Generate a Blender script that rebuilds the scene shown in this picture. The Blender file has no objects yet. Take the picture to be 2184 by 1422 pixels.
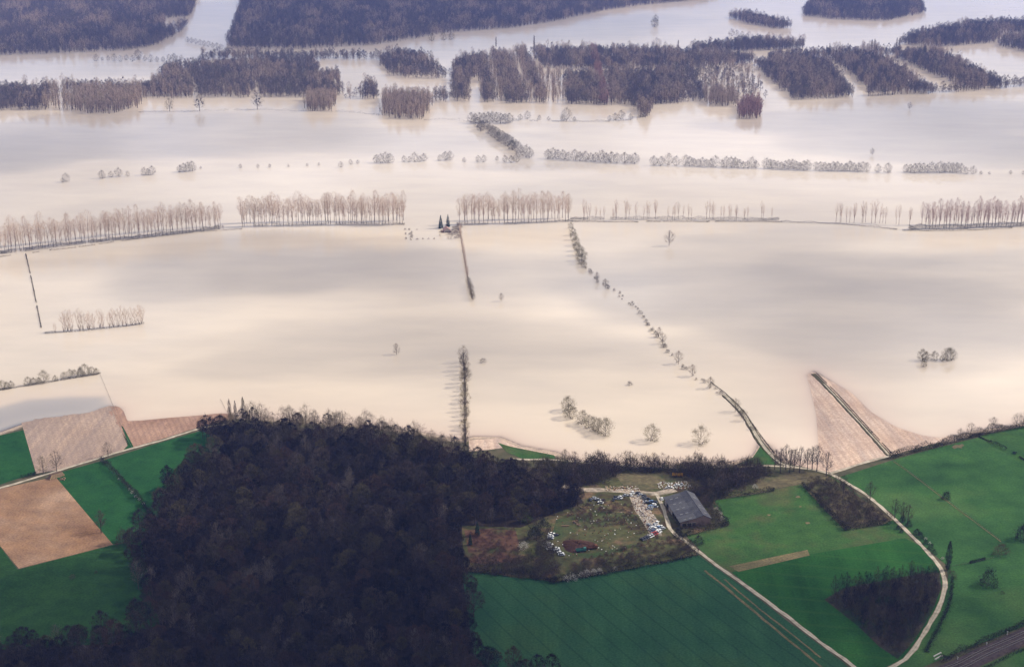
import bpy, math, random
import numpy as np
from mathutils import Vector, Matrix
from mathutils.geometry import delaunay_2d_cdt

R = math.radians
random.seed(11)
SC = bpy.context.scene
COL = SC.collection

# ------------------------------------------------------------------ camera
CAM_H, PITCH, FPX = 400.0, R(18.5), 3033.0
cam_d = bpy.data.cameras.new('camera'); cam = bpy.data.objects.new('camera', cam_d); COL.objects.link(cam)
cam_d.sensor_width = 36.0; cam_d.lens = FPX * 36.0 / 2184.0
cam_d.clip_start = 1.0; cam_d.clip_end = 60000.0
cam.location = (0, 0, CAM_H); cam.rotation_euler = (math.pi / 2 - PITCH, 0, 0)
SC.camera = cam

# ------------------------------------------------------------------ light
SUN_EL, SUN_AWAY = R(40), R(13)                 # the sun stands to the right, a little beyond the valley
sdir = Vector((math.cos(SUN_AWAY) * math.cos(SUN_EL), math.sin(SUN_AWAY) * math.cos(SUN_EL), math.sin(SUN_EL)))
sun_d = bpy.data.lights.new('sun', 'SUN'); sun = bpy.data.objects.new('sun', sun_d); COL.objects.link(sun)
sun_d.energy = 4.6; sun_d.angle = R(0.6); sun_d.color = (1.0, 0.93, 0.82)
sun.rotation_euler = sdir.to_track_quat('Z', 'Y').to_euler(); sun.location = (0, 0, 900)

world = bpy.data.worlds.new('World'); SC.world = world; world.use_nodes = True
def build_world():
    nt = world.node_tree; N = nt.nodes; L = nt.links; N.clear()
    out = N.new('ShaderNodeOutputWorld'); bg = N.new('ShaderNodeBackground')
    sky = N.new('ShaderNodeTexSky'); sky.sky_type = 'NISHITA'; sky.sun_disc = False
    sky.sun_elevation = SUN_EL; sky.sun_rotation = math.pi / 2 - SUN_AWAY
    sky.air_density = 1.0; sky.dust_density = 1.0; sky.ozone_density = 1.0
    tc = N.new('ShaderNodeTexCoord'); sep = N.new('ShaderNodeSeparateXYZ'); L.new(tc.outputs['Generated'], sep.inputs[0])
    zm = N.new('ShaderNodeMath'); zm.operation = 'MAXIMUM'; zm.inputs[1].default_value = 0.04; L.new(sep.outputs[2], zm.inputs[0])
    dv = []
    for k in (0, 1):
        d = N.new('ShaderNodeMath'); d.operation = 'DIVIDE'; L.new(sep.outputs[k], d.inputs[0]); L.new(zm.outputs[0], d.inputs[1]); dv.append(d)
    cmb = N.new('ShaderNodeCombineXYZ'); L.new(dv[0].outputs[0], cmb.inputs[0]); L.new(dv[1].outputs[0], cmb.inputs[1])
    no = N.new('ShaderNodeTexNoise'); no.inputs['Scale'].default_value = 0.95; no.inputs['Detail'].default_value = 3.0
    no.inputs['Roughness'].default_value = 0.45; no.noise_dimensions = '3D'
    cmb.inputs[2].default_value = 3.7
    L.new(cmb.outputs[0], no.inputs['Vector'])
    rp = N.new('ShaderNodeValToRGB'); rp.color_ramp.elements[0].position = 0.45; rp.color_ramp.elements[1].position = 0.62
    L.new(no.outputs['Fac'], rp.inputs[0])
    mx = N.new('ShaderNodeMixRGB'); mx.inputs[2].default_value = (17.5, 17.2, 18.0, 1)      # sunlit broken cloud
    L.new(rp.outputs[0], mx.inputs[0]); L.new(sky.outputs[0], mx.inputs[1])
    bg.inputs[1].default_value = 0.06
    L.new(mx.outputs[0], bg.inputs[0]); L.new(bg.outputs[0], out.inputs[0])
build_world()
SC.view_settings.view_transform = 'Standard'; SC.view_settings.look = 'None'
SC.view_settings.exposure = 0.25; SC.view_settings.gamma = 1.0; SC.view_settings.use_curve_mapping = False
SC.render.engine = 'CYCLES'
SC.cycles.use_denoising = True
SC.cycles.max_bounces = 6; SC.cycles.diffuse_bounces = 2; SC.cycles.glossy_bounces = 2; SC.cycles.transparent_max_bounces = 16
SC.cycles.volume_bounces = 1; SC.cycles.caustics_reflective = False; SC.cycles.caustics_refractive = False

# ------------------------------------------------------------------ survey: map sheet point -> ground point
def gp(x, y, z=0.0):
    u = (x - 1092.0) / FPX; v = (711.0 - y) / FPX
    dx = u; dy = math.cos(PITCH) + v * math.sin(PITCH); dz = -math.sin(PITCH) + v * math.cos(PITCH)
    t = (z - CAM_H) / dz
    return (dx * t, dy * t)
def gps(pts, z=0.0): return [gp(x, y, z) for x, y in pts]
LZ = 1.2

# ------------------------------------------------------------------ materials
MATS = {}
def nodes(name):
    m = bpy.data.materials.new(name); m.use_nodes = True
    nt = m.node_tree; b = nt.nodes['Principled BSDF']
    b.inputs['Specular IOR Level'].default_value = 0.15
    MATS[name] = m
    return m, nt, b
def coords(nt, scale=1.0, rot=0.0, stretch=None):
    g = nt.nodes.new('ShaderNodeNewGeometry'); mp = nt.nodes.new('ShaderNodeMapping')
    mp.inputs['Scale'].default_value = stretch if stretch else (scale,) * 3
    mp.inputs['Rotation'].default_value = (0, 0, rot)
    nt.links.new(g.outputs['Position'], mp.inputs['Vector'])
    return mp.outputs[0]
def noise(nt, vec, scale, detail=4, rough=0.55):
    n = nt.nodes.new('ShaderNodeTexNoise'); n.inputs['Scale'].default_value = scale
    n.inputs['Detail'].default_value = detail; n.inputs['Roughness'].default_value = rough
    nt.links.new(vec, n.inputs['Vector']); return n.outputs['Fac']
def ramp(nt, fac, stops):
    r = nt.nodes.new('ShaderNodeValToRGB'); e = r.color_ramp.elements
    while len(e) < len(stops): e.new(0.5)
    for k, (p, c) in enumerate(stops): e[k].position = p; e[k].color = (*c, 1) if len(c) == 3 else c
    nt.links.new(fac, r.inputs[0]); return r.outputs[0]
def mix(nt, fac, a, b, mode='MIX'):
    m = nt.nodes.new('ShaderNodeMixRGB'); m.blend_type = mode
    for s, v in ((0, fac), (1, a), (2, b)):
        if hasattr(v, 'is_output'): nt.links.new(v, m.inputs[s])
        elif s == 0: m.inputs[0].default_value = v
        else: m.inputs[s].default_value = (*v, 1)
    return m.outputs[0]
def math_n(nt, op, a, b=None):
    m = nt.nodes.new('ShaderNodeMath'); m.operation = op
    for s, v in ((0, a), (1, b)):
        if v is None: continue
        if hasattr(v, 'is_output'): nt.links.new(v, m.inputs[s])
        else: m.inputs[s].default_value = v
    return m.outputs[0]
def bump(nt, b, h, strength, dist):
    bp = nt.nodes.new('ShaderNodeBump'); bp.inputs['Strength'].default_value = strength; bp.inputs['Distance'].default_value = dist
    nt.links.new(h, bp.inputs['Height']); nt.links.new(bp.outputs[0], b.inputs['Normal'])

def mat_plain(name, col, rough=0.8, metal=0.0, var=0.25, scale=1.5):
    m, nt, b = nodes(name)
    n = noise(nt, coords(nt), scale, 3)
    c2 = tuple(c * (1 - var) for c in col)
    nt.links.new(ramp(nt, n, [(0.3, c2), (0.7, col)]), b.inputs['Base Color'])
    b.inputs['Roughness'].default_value = rough; b.inputs['Metallic'].default_value = metal
    return m
def mat_crown(name, cols, rough=0.9):
    """colour differs from tree to tree (species, budding), with fine mottling"""
    m, nt, b = nodes(name)
    oi = nt.nodes.new('ShaderNodeObjectInfo')
    st = [(i / max(1, len(cols) - 1), c) for i, c in enumerate(cols)]
    base = ramp(nt, oi.outputs['Random'], st)
    n = noise(nt, coords(nt), 0.9, 2)
    v = ramp(nt, n, [(0.3, (0.75,) * 3), (0.7, (1.2,) * 3)])
    nt.links.new(mix(nt, 1.0, base, v, 'MULTIPLY'), b.inputs['Base Color'])
    b.inputs['Roughness'].default_value = rough; b.inputs['Specular IOR Level'].default_value = 0.05
    return m
def mat_field(name, a, b_, patch=0.02, lines=None, line_col=None, rot=0.0, spacing=20.0, fine=0.8, c=None, line_w=0.9, streak=False):
    m, nt, b = nodes(name)
    co = coords(nt)
    n1 = noise(nt, co, patch, 5, 0.6); n2 = noise(nt, co, fine, 3)
    stops = [(0.32, a), (0.62, b_)] if c is None else [(0.30, a), (0.5, b_), (0.68, c)]
    col = ramp(nt, n1, stops)
    col = mix(nt, 1.0, col, ramp(nt, n2, [(0.25, (0.66,) * 3), (0.75, (1.30,) * 3)]), 'MULTIPLY')
    n3 = noise(nt, coords(nt, 1.0, rot, None) if not streak else coords(nt, rot=rot, stretch=(1.0, 0.07, 1.0)), patch * 4.3, 4, 0.65)
    col = mix(nt, 1.0, col, ramp(nt, n3, [(0.3, (0.70, 0.71, 0.74)), (0.7, (1.10, 1.06, 0.98))]), 'MULTIPLY')
    if lines:
        mp = coords(nt, 1.0, rot)
        w = nt.nodes.new('ShaderNodeTexWave'); w.wave_type = 'BANDS'; w.bands_direction = 'X'
        w.inputs['Scale'].default_value = 0.314159 / spacing * 1.0 * 1.0
        w.inputs['Distortion'].default_value = 0.15; w.inputs['Detail'].default_value = 1.0; w.inputs['Detail Scale'].default_value = 0.15
        nt.links.new(mp, w.inputs['Vector'])
        f = ramp(nt, w.outputs['Fac'], [(line_w, (0, 0, 0)), (min(1, line_w + 0.06), (1, 1, 1))])
        f = math_n(nt, 'MULTIPLY', f, lines)
        col = mix(nt, f, col, line_col)
    nt.links.new(col, b.inputs['Base Color']); b.inputs['Roughness'].default_value = 0.95
    b.inputs['Specular IOR Level'].default_value = 0.05
    return m

def mat_water():
    m, nt, b = nodes('flood_water')
    N, L = nt.nodes, nt.links
    co = coords(nt)
    n1 = noise(nt, co, 0.0022, 4, 0.5)
    col = ramp(nt, n1, [(0.3, (0.58, 0.485, 0.37)), (0.7, (0.63, 0.54, 0.425))])
    n4 = noise(nt, coords(nt, rot=.35, stretch=(1.0, 2.6, 1)), 0.010, 5, 0.6)
    col = mix(nt, 1.0, col, ramp(nt, n4, [(0.3, (0.93, 0.925, 0.925)), (0.7, (1.05, 1.04, 1.02))]), 'MULTIPLY')
    at = N.new('ShaderNodeAttribute'); at.attribute_name = 'depth'
    bd = N.new('ShaderNodeAttribute'); bd.attribute_name = 'bed'
    see = math_n(nt, 'EXPONENT', math_n(nt, 'MULTIPLY', at.outputs['Fac'], -1.7))          # how much of the bed shows through the silt
    bed = mix(nt, bd.outputs['Fac'], (0.54, 0.405, 0.315), (0.22, 0.215, 0.225))             # drowned stubble, or a grey tone over the shelf
    col = mix(nt, see, col, bed)
    L.new(col, b.inputs['Base Color'])
    b.inputs['IOR'].default_value = 1.5; b.inputs['Specular IOR Level'].default_value = 0.5
    b.inputs['Roughness'].default_value = 0.09
    n2 = noise(nt, coords(nt, stretch=(0.5, 0.9, 1)), 0.35, 3)
    bump(nt, b, n2, 0.05, 0.2)
    e = math_n(nt, 'MULTIPLY', at.outputs['Fac'], -16.0)
    e = math_n(nt, 'EXPONENT', e)
    tr = N.new('ShaderNodeBsdfTransparent'); tr.inputs[0].default_value = (0.98, 0.94, 0.90, 1)
    gl = N.new('ShaderNodeBsdfGlossy'); gl.inputs['Roughness'].default_value = 0.09; fr = N.new('ShaderNodeFresnel'); fr.inputs['IOR'].default_value = 1.4
    cl = N.new('ShaderNodeMixShader'); L.new(fr.outputs[0], cl.inputs[0]); L.new(tr.outputs[0], cl.inputs[1]); L.new(gl.outputs[0], cl.inputs[2])   # clear shallows still mirror the sky
    ms = N.new('ShaderNodeMixShader'); L.new(e, ms.inputs[0]); L.new(b.outputs[0], ms.inputs[1]); L.new(cl.outputs[0], ms.inputs[2])
    L.new(ms.outputs[0], N['Material Output'].inputs['Surface'])
mat_water()

def fdir(p, q):
    a = gp(*p, LZ); b = gp(*q, LZ); return math.atan2(b[1] - a[1], b[0] - a[0])
rot_low = -(fdir((1039, 1254), (1320, 1422 + 90)) - math.pi / 2)
mat_field('soil', (0.34, 0.265, 0.205), (0.40, 0.315, 0.25), 0.03)
def soil_land():
    # above the flood line the bare silt gives way to rough grass and earth
    nt = MATS['soil'].node_tree; b = nt.nodes['Principled BSDF']; old = b.inputs['Base Color'].links[0].from_socket
    g = nt.nodes.new('ShaderNodeNewGeometry'); sp = nt.nodes.new('ShaderNodeSeparateXYZ'); nt.links.new(g.outputs['Position'], sp.inputs[0])
    n = noise(nt, coords(nt), 0.15, 3); z = math_n(nt, 'ADD', sp.outputs[2], math_n(nt, 'MULTIPLY', n, 0.3))
    f = ramp(nt, z, [(0.30, (0, 0, 0)), (0.50, (1, 1, 1))]); gr = ramp(nt, noise(nt, coords(nt), 0.09, 4), [(0.35, (0.050, 0.052, 0.026)), (0.65, (0.095, 0.080, 0.050))])
    nt.links.new(mix(nt, f, old, gr), b.inputs['Base Color'])
soil_land()
mat_field('dark_crop', (0.018, 0.064, 0.028), (0.028, 0.084, 0.036), 0.014, c=(0.036, 0.084, 0.028), lines=0.38, line_col=(0.008, 0.026, 0.014), rot=rot_low, spacing=11.0, line_w=0.955, streak=True)
mat_field('young_wheat', (0.013, 0.058, 0.012), (0.022, 0.084, 0.017), 0.02, 0.3, (0.03, 0.075, 0.015), 1.75, 14.0, streak=True)
mat_field('meadow', (0.026, 0.072, 0.018), (0.038, 0.090, 0.024), 0.02, c=(0.080, 0.084, 0.036))
mat_field('pasture', (0.017, 0.052, 0.016), (0.034, 0.092, 0.025), 0.011, c=(0.062, 0.116, 0.035))
mat_field('grass_left', (0.012, 0.056, 0.016), (0.019, 0.074, 0.020), 0.025)
mat_field('grass_low', (0.013, 0.044, 0.012), (0.022, 0.062, 0.016), 0.025)  # darker than the other left grass, foreground shade put into the colour
mat_field('bare_earth', (0.17, 0.095, 0.055), (0.24, 0.145, 0.090), 0.018, c=(0.31, 0.205, 0.140))
rot_st = -(fdir((130, 1000), (100, 880)) - math.pi / 2)
mat_field('stubble', (0.28, 0.205, 0.165), (0.34, 0.255, 0.205), 0.03, 0.22, (0.19, 0.135, 0.11), rot_st, 4.2, line_w=0.6, streak=True)
mat_field('wet_plough', (0.24, 0.145, 0.105), (0.34, 0.22, 0.165), 0.04, 0.30, (0.16, 0.095, 0.075), rot_st, 4.0, line_w=0.7, streak=True)
rot_sp = -(fdir((1895, 972), (1735, 795)) - math.pi / 2)
mat_field('flooded_stubble', (0.42, 0.30, 0.235), (0.54, 0.415, 0.335), 0.03, 0.28, (0.30, 0.20, 0.155), rot_sp, 5.5, line_w=0.7, streak=True)
mat_field('heath', (0.052, 0.032, 0.022), (0.066, 0.072, 0.030), 0.05, c=(0.155, 0.098, 0.062), fine=0.45)
mat_field('rank_grass', (0.080, 0.070, 0.040), (0.125, 0.105, 0.060), 0.05, c=(0.05, 0.062, 0.026), fine=0.5)
mat_field('yard_grass', (0.036, 0.066, 0.022), (0.080, 0.070, 0.036), 0.06)
mat_field('yard_gravel', (0.24, 0.20, 0.155), (0.34, 0.285, 0.23), 0.10, c=(0.11, 0.10, 0.065), fine=0.6)
mat_field('dry_strip', (0.10, 0.095, 0.045), (0.16, 0.13, 0.07), 0.05)
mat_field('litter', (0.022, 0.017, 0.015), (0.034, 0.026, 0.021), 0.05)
mat_field('plantation_floor', (0.014, 0.038, 0.014), (0.034, 0.034, 0.022), 0.05, c=(0.060, 0.048, 0.036))
mat_field('wet_mud', (0.095, 0.098, 0.110), (0.15, 0.145, 0.15), 0.03)
mat_field('russet_heath', (0.060, 0.030, 0.022), (0.10, 0.055, 0.038), 0.06, c=(0.055, 0.062, 0.026), fine=0.45)
mat_field('verge', (0.055, 0.058, 0.030), (0.095, 0.080, 0.048), 0.06)
mat_field('ballast', (0.050, 0.038, 0.040), (0.075, 0.058, 0.058), 0.2)
mat_field('red_earth', (0.045, 0.024, 0.018), (0.075, 0.040, 0.030), 0.08)
def mat_lane():
    m, nt, b = nodes('lane')
    uv = nt.nodes.new('ShaderNodeUVMap'); sp = nt.nodes.new('ShaderNodeSeparateXYZ'); nt.links.new(uv.outputs[0], sp.inputs[0])
    across = ramp(nt, sp.outputs[0], [(0.0, (0.20, 0.16, 0.10)), (0.14, (0.46, 0.40, 0.32)), (0.40, (0.48, 0.42, 0.34)), (0.5, (0.33, 0.29, 0.21)), (0.60, (0.48, 0.42, 0.34)), (0.86, (0.46, 0.40, 0.32)), (1.0, (0.20, 0.16, 0.10))])
    n = ramp(nt, noise(nt, coords(nt), 0.25, 4), [(0.3, (0.50, 0.50, 0.46)), (0.7, (0.98, 0.97, 0.95))])
    nt.links.new(mix(nt, 1.0, across, n, 'MULTIPLY'), b.inputs['Base Color']); b.inputs['Roughness'].default_value = 0.95
mat_lane()
mat_plain('bark', (0.070, 0.055, 0.048)); mat_plain('bark_pale', (0.17, 0.135, 0.11)); mat_plain('bark_mid', (0.11, 0.085, 0.065))
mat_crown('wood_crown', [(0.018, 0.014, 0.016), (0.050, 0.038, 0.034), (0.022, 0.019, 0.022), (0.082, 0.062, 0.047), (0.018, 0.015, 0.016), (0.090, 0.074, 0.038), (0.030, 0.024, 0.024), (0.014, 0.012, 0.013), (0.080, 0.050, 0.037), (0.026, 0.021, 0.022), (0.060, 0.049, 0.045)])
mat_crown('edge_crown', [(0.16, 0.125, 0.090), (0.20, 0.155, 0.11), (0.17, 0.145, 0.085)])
mat_crown('poplar_crown', [(0.50, 0.36, 0.28), (0.56, 0.42, 0.32), (0.48, 0.37, 0.28)])
mat_crown('rosy_crown', [(0.40, 0.27, 0.24), (0.45, 0.31, 0.27), (0.36, 0.26, 0.24)])
mat_crown('willow_crown', [(0.135, 0.115, 0.050), (0.16, 0.135, 0.062), (0.115, 0.098, 0.050), (0.18, 0.145, 0.07)])
mat_crown('grey_crown', [(0.12, 0.105, 0.080), (0.16, 0.135, 0.10), (0.105, 0.092, 0.075)])
mat_crown('scrub_crown', [(0.060, 0.047, 0.036), (0.090, 0.070, 0.050), (0.058, 0.055, 0.030), (0.085, 0.060, 0.050), (0.045, 0.036, 0.032)])
mat_crown('hedge_crown', [(0.045, 0.042, 0.028), (0.060, 0.052, 0.036)])
mat_crown('dark_bush', [(0.026, 0.026, 0.020), (0.034, 0.034, 0.023), (0.030, 0.024, 0.024)])
mat_crown('russet_bush', [(0.085, 0.05, 0.04), (0.10, 0.06, 0.05)])
mat_crown('green_bush', [(0.09, 0.12, 0.04), (0.13, 0.14, 0.05)])
mat_crown('blossom', [(0.50, 0.46, 0.40), (0.62, 0.58, 0.52)])
mat_crown('conifer_green', [(0.015, 0.035, 0.022), (0.02, 0.045, 0.028)])
mat_crown('far_crown', [(0.105, 0.085, 0.085), (0.17, 0.135, 0.118), (0.12, 0.10, 0.102), (0.21, 0.165, 0.132), (0.13, 0.104, 0.106), (0.16, 0.142, 0.10)])
mat_crown('far_pale', [(0.34, 0.26, 0.20), (0.40, 0.30, 0.235), (0.33, 0.27, 0.19)])
mat_crown('far_red', [(0.28, 0.165, 0.14), (0.34, 0.21, 0.175)])
mat_crown('under_crown', [(0.15, 0.135, 0.125), (0.18, 0.16, 0.135), (0.14, 0.13, 0.135)])
mat_plain('wood_post', (0.12, 0.095, 0.07)); mat_plain('log_end', (0.42, 0.30, 0.18)); mat_plain('log_bark', (0.20, 0.13, 0.085))
mat_plain('brick_wall', (0.25, 0.17, 0.14)); mat_plain('render_wall', (0.42, 0.37, 0.32)); mat_plain('tile_roof', (0.42, 0.26, 0.22))
mat_plain('asbestos', (0.070, 0.070, 0.082), 0.9, 0, 0.35, 0.6); mat_plain('asbestos_new', (0.088, 0.088, 0.098), 0.9, 0, 0.3, 0.6)
mat_plain('rooflight', (0.16, 0.16, 0.165), 0.6); mat_plain('dark_open', (0.02, 0.02, 0.02)); mat_plain('steel', (0.35, 0.33, 0.31), 0.4, 0.8)
mat_plain('rubber', (0.02, 0.02, 0.02), 0.9); mat_plain('rust', (0.16, 0.07, 0.04), 0.9)
mat_plain('yellow_paint', (0.62, 0.32, 0.03), 0.5); mat_plain('teal_paint', (0.05, 0.16, 0.13), 0.5); mat_plain('concrete', (0.48, 0.46, 0.42), 0.8)
mat_plain('rubble', (0.55, 0.50, 0.45), 0.9)
def mat_glass():
    m, nt, b = nodes('window_glass'); b.inputs['Base Color'].default_value = (0.02, 0.025, 0.03, 1); b.inputs['Roughness'].default_value = 0.08
    b.inputs['Specular IOR Level'].default_value = 0.5
mat_glass()
for k, c in {'white': (0.72, 0.72, 0.70), 'black': (0.03, 0.03, 0.035), 'red': (0.45, 0.05, 0.04), 'blue': (0.12, 0.20, 0.36), 'grey': (0.30, 0.31, 0.33)}.items():
    mm = mat_plain('paint_' + k, c, 0.35, 0, 0.15); mm.node_tree.nodes['Principled BSDF'].inputs['Specular IOR Level'].default_value = 0.5

# ------------------------------------------------------------------ mesh building
class MB:
    def __init__(s): s.v = []; s.f = []; s.m = []; s.n = 0
    def add(s, verts, faces, mi=0):
        verts = np.asarray(verts, float); s.v.append(verts)
        for f in faces: s.f.append(tuple(i + s.n for i in f)); s.m.append(mi)
        s.n += len(verts)
    def box(s, c, d, mi=0, rz=0.0, taper=1.0):
        x, y, z = d[0] / 2, d[1] / 2, d[2] / 2; t = taper
        p = np.array([(-x, -y, -z), (x, -y, -z), (x, y, -z), (-x, y, -z), (-x * t, -y * t, z), (x * t, -y * t, z), (x * t, y * t, z), (-x * t, y * t, z)])
        if rz:
            cs, sn = math.cos(rz), math.sin(rz); p = np.c_[p[:, 0] * cs - p[:, 1] * sn, p[:, 0] * sn + p[:, 1] * cs, p[:, 2]]
        s.add(p + np.array(c), [(3, 2, 1, 0), (4, 5, 6, 7), (0, 1, 5, 4), (1, 2, 6, 5), (2, 3, 7, 6), (3, 0, 4, 7)], mi)
    def tube(s, pts, radii, n=5, mi=0, cap=False):
        pts = [np.array(p, float) for p in pts]; ring = []
        for k, p in enumerate(pts):
            d = pts[min(k + 1, len(pts) - 1)] - pts[max(k - 1, 0)]; d /= (np.linalg.norm(d) + 1e-9)
            a = np.cross(d, (0.31, 0.87, 0.38)); a /= (np.linalg.norm(a) + 1e-9); b = np.cross(d, a)
            for j in range(n):
                t = 2 * math.pi * j / n; ring.append(p + radii[k] * (a * math.cos(t) + b * math.sin(t)))
        fs = []
        for k in range(len(pts) - 1):
            for j in range(n):
                j2 = (j + 1) % n; fs.append((k * n + j, k * n + j2, (k + 1) * n + j2, (k + 1) * n + j))
        if cap: fs.append(tuple(range(n))[::-1]); fs.append(tuple(range((len(pts) - 1) * n, len(pts) * n)))
        s.add(ring, fs, mi)
    def twigs(s, P, D, ln, w, rng, mi=0):
        n = len(P); D = D / (np.linalg.norm(D, axis=1, keepdims=True) + 1e-9)
        S = np.cross(D, rng.normal(size=(n, 3))); S /= (np.linalg.norm(S, axis=1, keepdims=True) + 1e-9)
        ln = np.broadcast_to(np.asarray(ln, float).reshape(-1, 1), (n, 1)); w = np.broadcast_to(np.asarray(w, float).reshape(-1, 1), (n, 1))
        V = np.empty((n, 3, 3)); V[:, 0] = P - D * ln * .4 - S * w / 2; V[:, 1] = P - D * ln * .4 + S * w / 2; V[:, 2] = P + D * ln * .6
        s.v.append(V.reshape(-1, 3)); base = s.n
        s.f.extend([(base + 3 * i, base + 3 * i + 1, base + 3 * i + 2) for i in range(n)]); s.m.extend([mi] * n); s.n += 3 * n
    def merge(s, o, dm=0):
        for f, mi in zip(o.f, o.m): s.f.append(tuple(i + s.n for i in f)); s.m.append(mi + dm)
        s.v.extend(o.v); s.n += o.n
    def mesh(s, name, mats):
        me = bpy.data.meshes.new(name)
        V = np.concatenate(s.v) if s.v else np.zeros((0, 3))
        me.from_pydata(V.tolist(), [], s.f)
        for m in mats: me.materials.append(MATS[m])
        if len(mats) > 1: me.polygons.foreach_set('material_index', s.m)
        me.update(); return me

def link(name, data, parent=None, loc=None, rz=0.0, sc=None):
    o = bpy.data.objects.new(name, data); COL.objects.link(o)
    if parent: o.parent = parent
    if loc is not None: o.location = loc
    if rz: o.rotation_euler = (0, 0, rz)
    if sc is not None: o.scale = sc if hasattr(sc, '__len__') else (sc, sc, sc)
    return o
def tag(o, label, cat, group=None, kind=None):
    o['label'] = label; o['category'] = cat
    if group: o['group'] = group
    if kind: o['kind'] = kind
    return o

# ------------------------------------------------------------------ terrain
SHORE = [(-700, 960), (-60, 935), (0, 922), (48, 905), (120, 893), (190, 886), (238, 868), (252, 872), (262, 902), (300, 900), (380, 893), (480, 884),
         (560, 892), (760, 905), (900, 922), (980, 938), (1008, 931), (1066, 932), (1110, 950), (1186, 964), (1240, 985), (1400, 990), (1560, 986), (1608, 972),
         (1622, 943), (1640, 950), (1668, 980), (1720, 986), (1757, 988), (1752, 930), (1748, 880), (1728, 800), (1738, 792), (1800, 833), (1812, 842), (1850, 880), (1905, 913), (1965, 932),
         (2012, 938), (2060, 922), (2184, 902), (2400, 868), (3400, 740)]
land = np.array(gps(SHORE) + [(3500, 200), (3500, -3000), (-3000, -3000), (-3000, 700)])
def sdist(P, A=None):
    """signed distance to the shoreline, + on land"""
    P = np.asarray(P, float).reshape(-1, 2); A = land if A is None else A; B = np.roll(A, -1, 0)
    best = np.full(len(P), 1e18); inside = np.zeros(len(P), bool)
    for a, b in zip(A, B):
        e = b - a; w = P - a; t = np.clip((w @ e) / (e @ e), 0, 1); d = w - t[:, None] * e
        best = np.minimum(best, (d * d).sum(1))
        c = (a[1] > P[:, 1]) != (b[1] > P[:, 1])
        with np.errstate(divide='ignore', invalid='ignore'):
            xx = (b[0] - a[0]) * (P[:, 1] - a[1]) / (b[1] - a[1]) + a[0]
        inside ^= c & (P[:, 0] < xx)
    return np.where(inside, 1, -1) * np.sqrt(best)
SHELF = np.array(gps([(-120, 890), (0, 868), (60, 852), (150, 846), (222, 846), (242, 872), (190, 890), (48, 910), (-120, 950)]))
def zt(P):
    s = sdist(P); z = np.where(s > 0, 1.2 * (1 - np.exp(-s / 22.0)), -2.0 * (1 - np.exp(s / 55.0)))
    h = sdist(P, SHELF); return np.maximum(z, np.where(h > 0, -.20 - .20 * np.exp(-h / 12.0), -.40 + .022 * h))
def z1(x, y): return float(zt([(x, y)])[0])

def axis(lo, hi, step, far, k=14):
    a = np.arange(lo, hi + step / 2, step); g = np.geomspace(step * 2, far - hi, k); h = np.geomspace(step * 2, far + lo, k)
    return np.concatenate([(lo - h)[::-1], a, hi + g])
def grid_mesh(name, xs, ys, zf, mat):
    X, Y = np.meshgrid(xs, ys); P = np.c_[X.ravel(), Y.ravel()]
    Z, extra = zf(P); V = np.c_[P, Z]; nx, ny = len(xs), len(ys)
    i = np.arange(nx - 1); j = np.arange(ny - 1); I, J = np.meshgrid(i, j); q = (J * nx + I).ravel()
    F = np.c_[q, q + 1, q + nx + 1, q + nx]
    me = bpy.data.meshes.new(name); me.from_pydata(V.tolist(), [], F.tolist()); me.materials.append(MATS[mat])
    for nm, val in (extra or {}).items():
        a = me.attributes.new(nm, 'FLOAT', 'POINT'); a.data.foreach_set('value', val.astype(np.float32))
    me.polygons.foreach_set('use_smooth', [True] * len(me.polygons)); me.update()
    return me
XS = axis(-460, 560, 4, 12000); YS = axis(560, 1240, 4, 12000)
tag(link('ground', grid_mesh('ground', XS, YS, lambda P: (zt(P), None), 'soil')), 'brown earth of the valley floor beside and under the flood', 'ground', kind='structure')
tag(link('flood_water', grid_mesh('flood_water', XS, YS, lambda P: (np.zeros(len(P)), {'depth': np.clip(-zt(P), 0, 5), 'bed': np.clip(sdist(P, SHELF) / 10 + .6, 0, 1)}), 'flood_water')), 'wide pale muddy flood water covering the valley', 'water', kind='structure')

def inpoly(P, poly):
    P = np.asarray(P, float); poly = np.asarray(poly); r = np.zeros(len(P), bool)
    for a, b in zip(poly, np.roll(poly, -1, 0)):
        c = (a[1] > P[:, 1]) != (b[1] > P[:, 1])
        with np.errstate(divide='ignore', invalid='ignore'):
            xx = (b[0] - a[0]) * (P[:, 1] - a[1]) / (b[1] - a[1]) + a[0]
        r ^= c & (P[:, 0] < xx)
    return r
def sheet(name, pix, mat, label, off=0.06, cat='field', step=9.0, zmin=None):
    poly = np.array(gps(pix, LZ)); lo = poly.min(0); hi = poly.max(0)
    X, Y = np.meshgrid(np.arange(lo[0], hi[0], step), np.arange(lo[1], hi[1], step)); P = np.c_[X.ravel(), Y.ravel()] + 0.37
    P = P[inpoly(P, poly)]
    edge = []
    for a, b in zip(poly, np.roll(poly, -1, 0)):
        n = max(1, int(np.linalg.norm(b - a) / step)); edge += [a + (b - a) * t / n for t in range(n)]
    ne = len(edge); pts = [Vector(p) for p in edge] + [Vector(p) for p in P]
    r = delaunay_2d_cdt(pts, [(i, (i + 1) % ne) for i in range(ne)], [], 1, 0.01)
    V = np.array([tuple(v) for v in r[0]]); Z = zt(V) + off
    if zmin is not None: Z = np.maximum(Z, zmin)
    me = bpy.data.meshes.new(name); me.from_pydata(np.c_[V, Z].tolist(), [], [tuple(f) for f in r[2]]); me.materials.append(MATS[mat])
    # all faces up
    me.update()
    if len(me.polygons) and me.polygons[0].normal.z < 0: me.flip_normals()
    return tag(link(name, me), label, cat, kind='structure')

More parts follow.
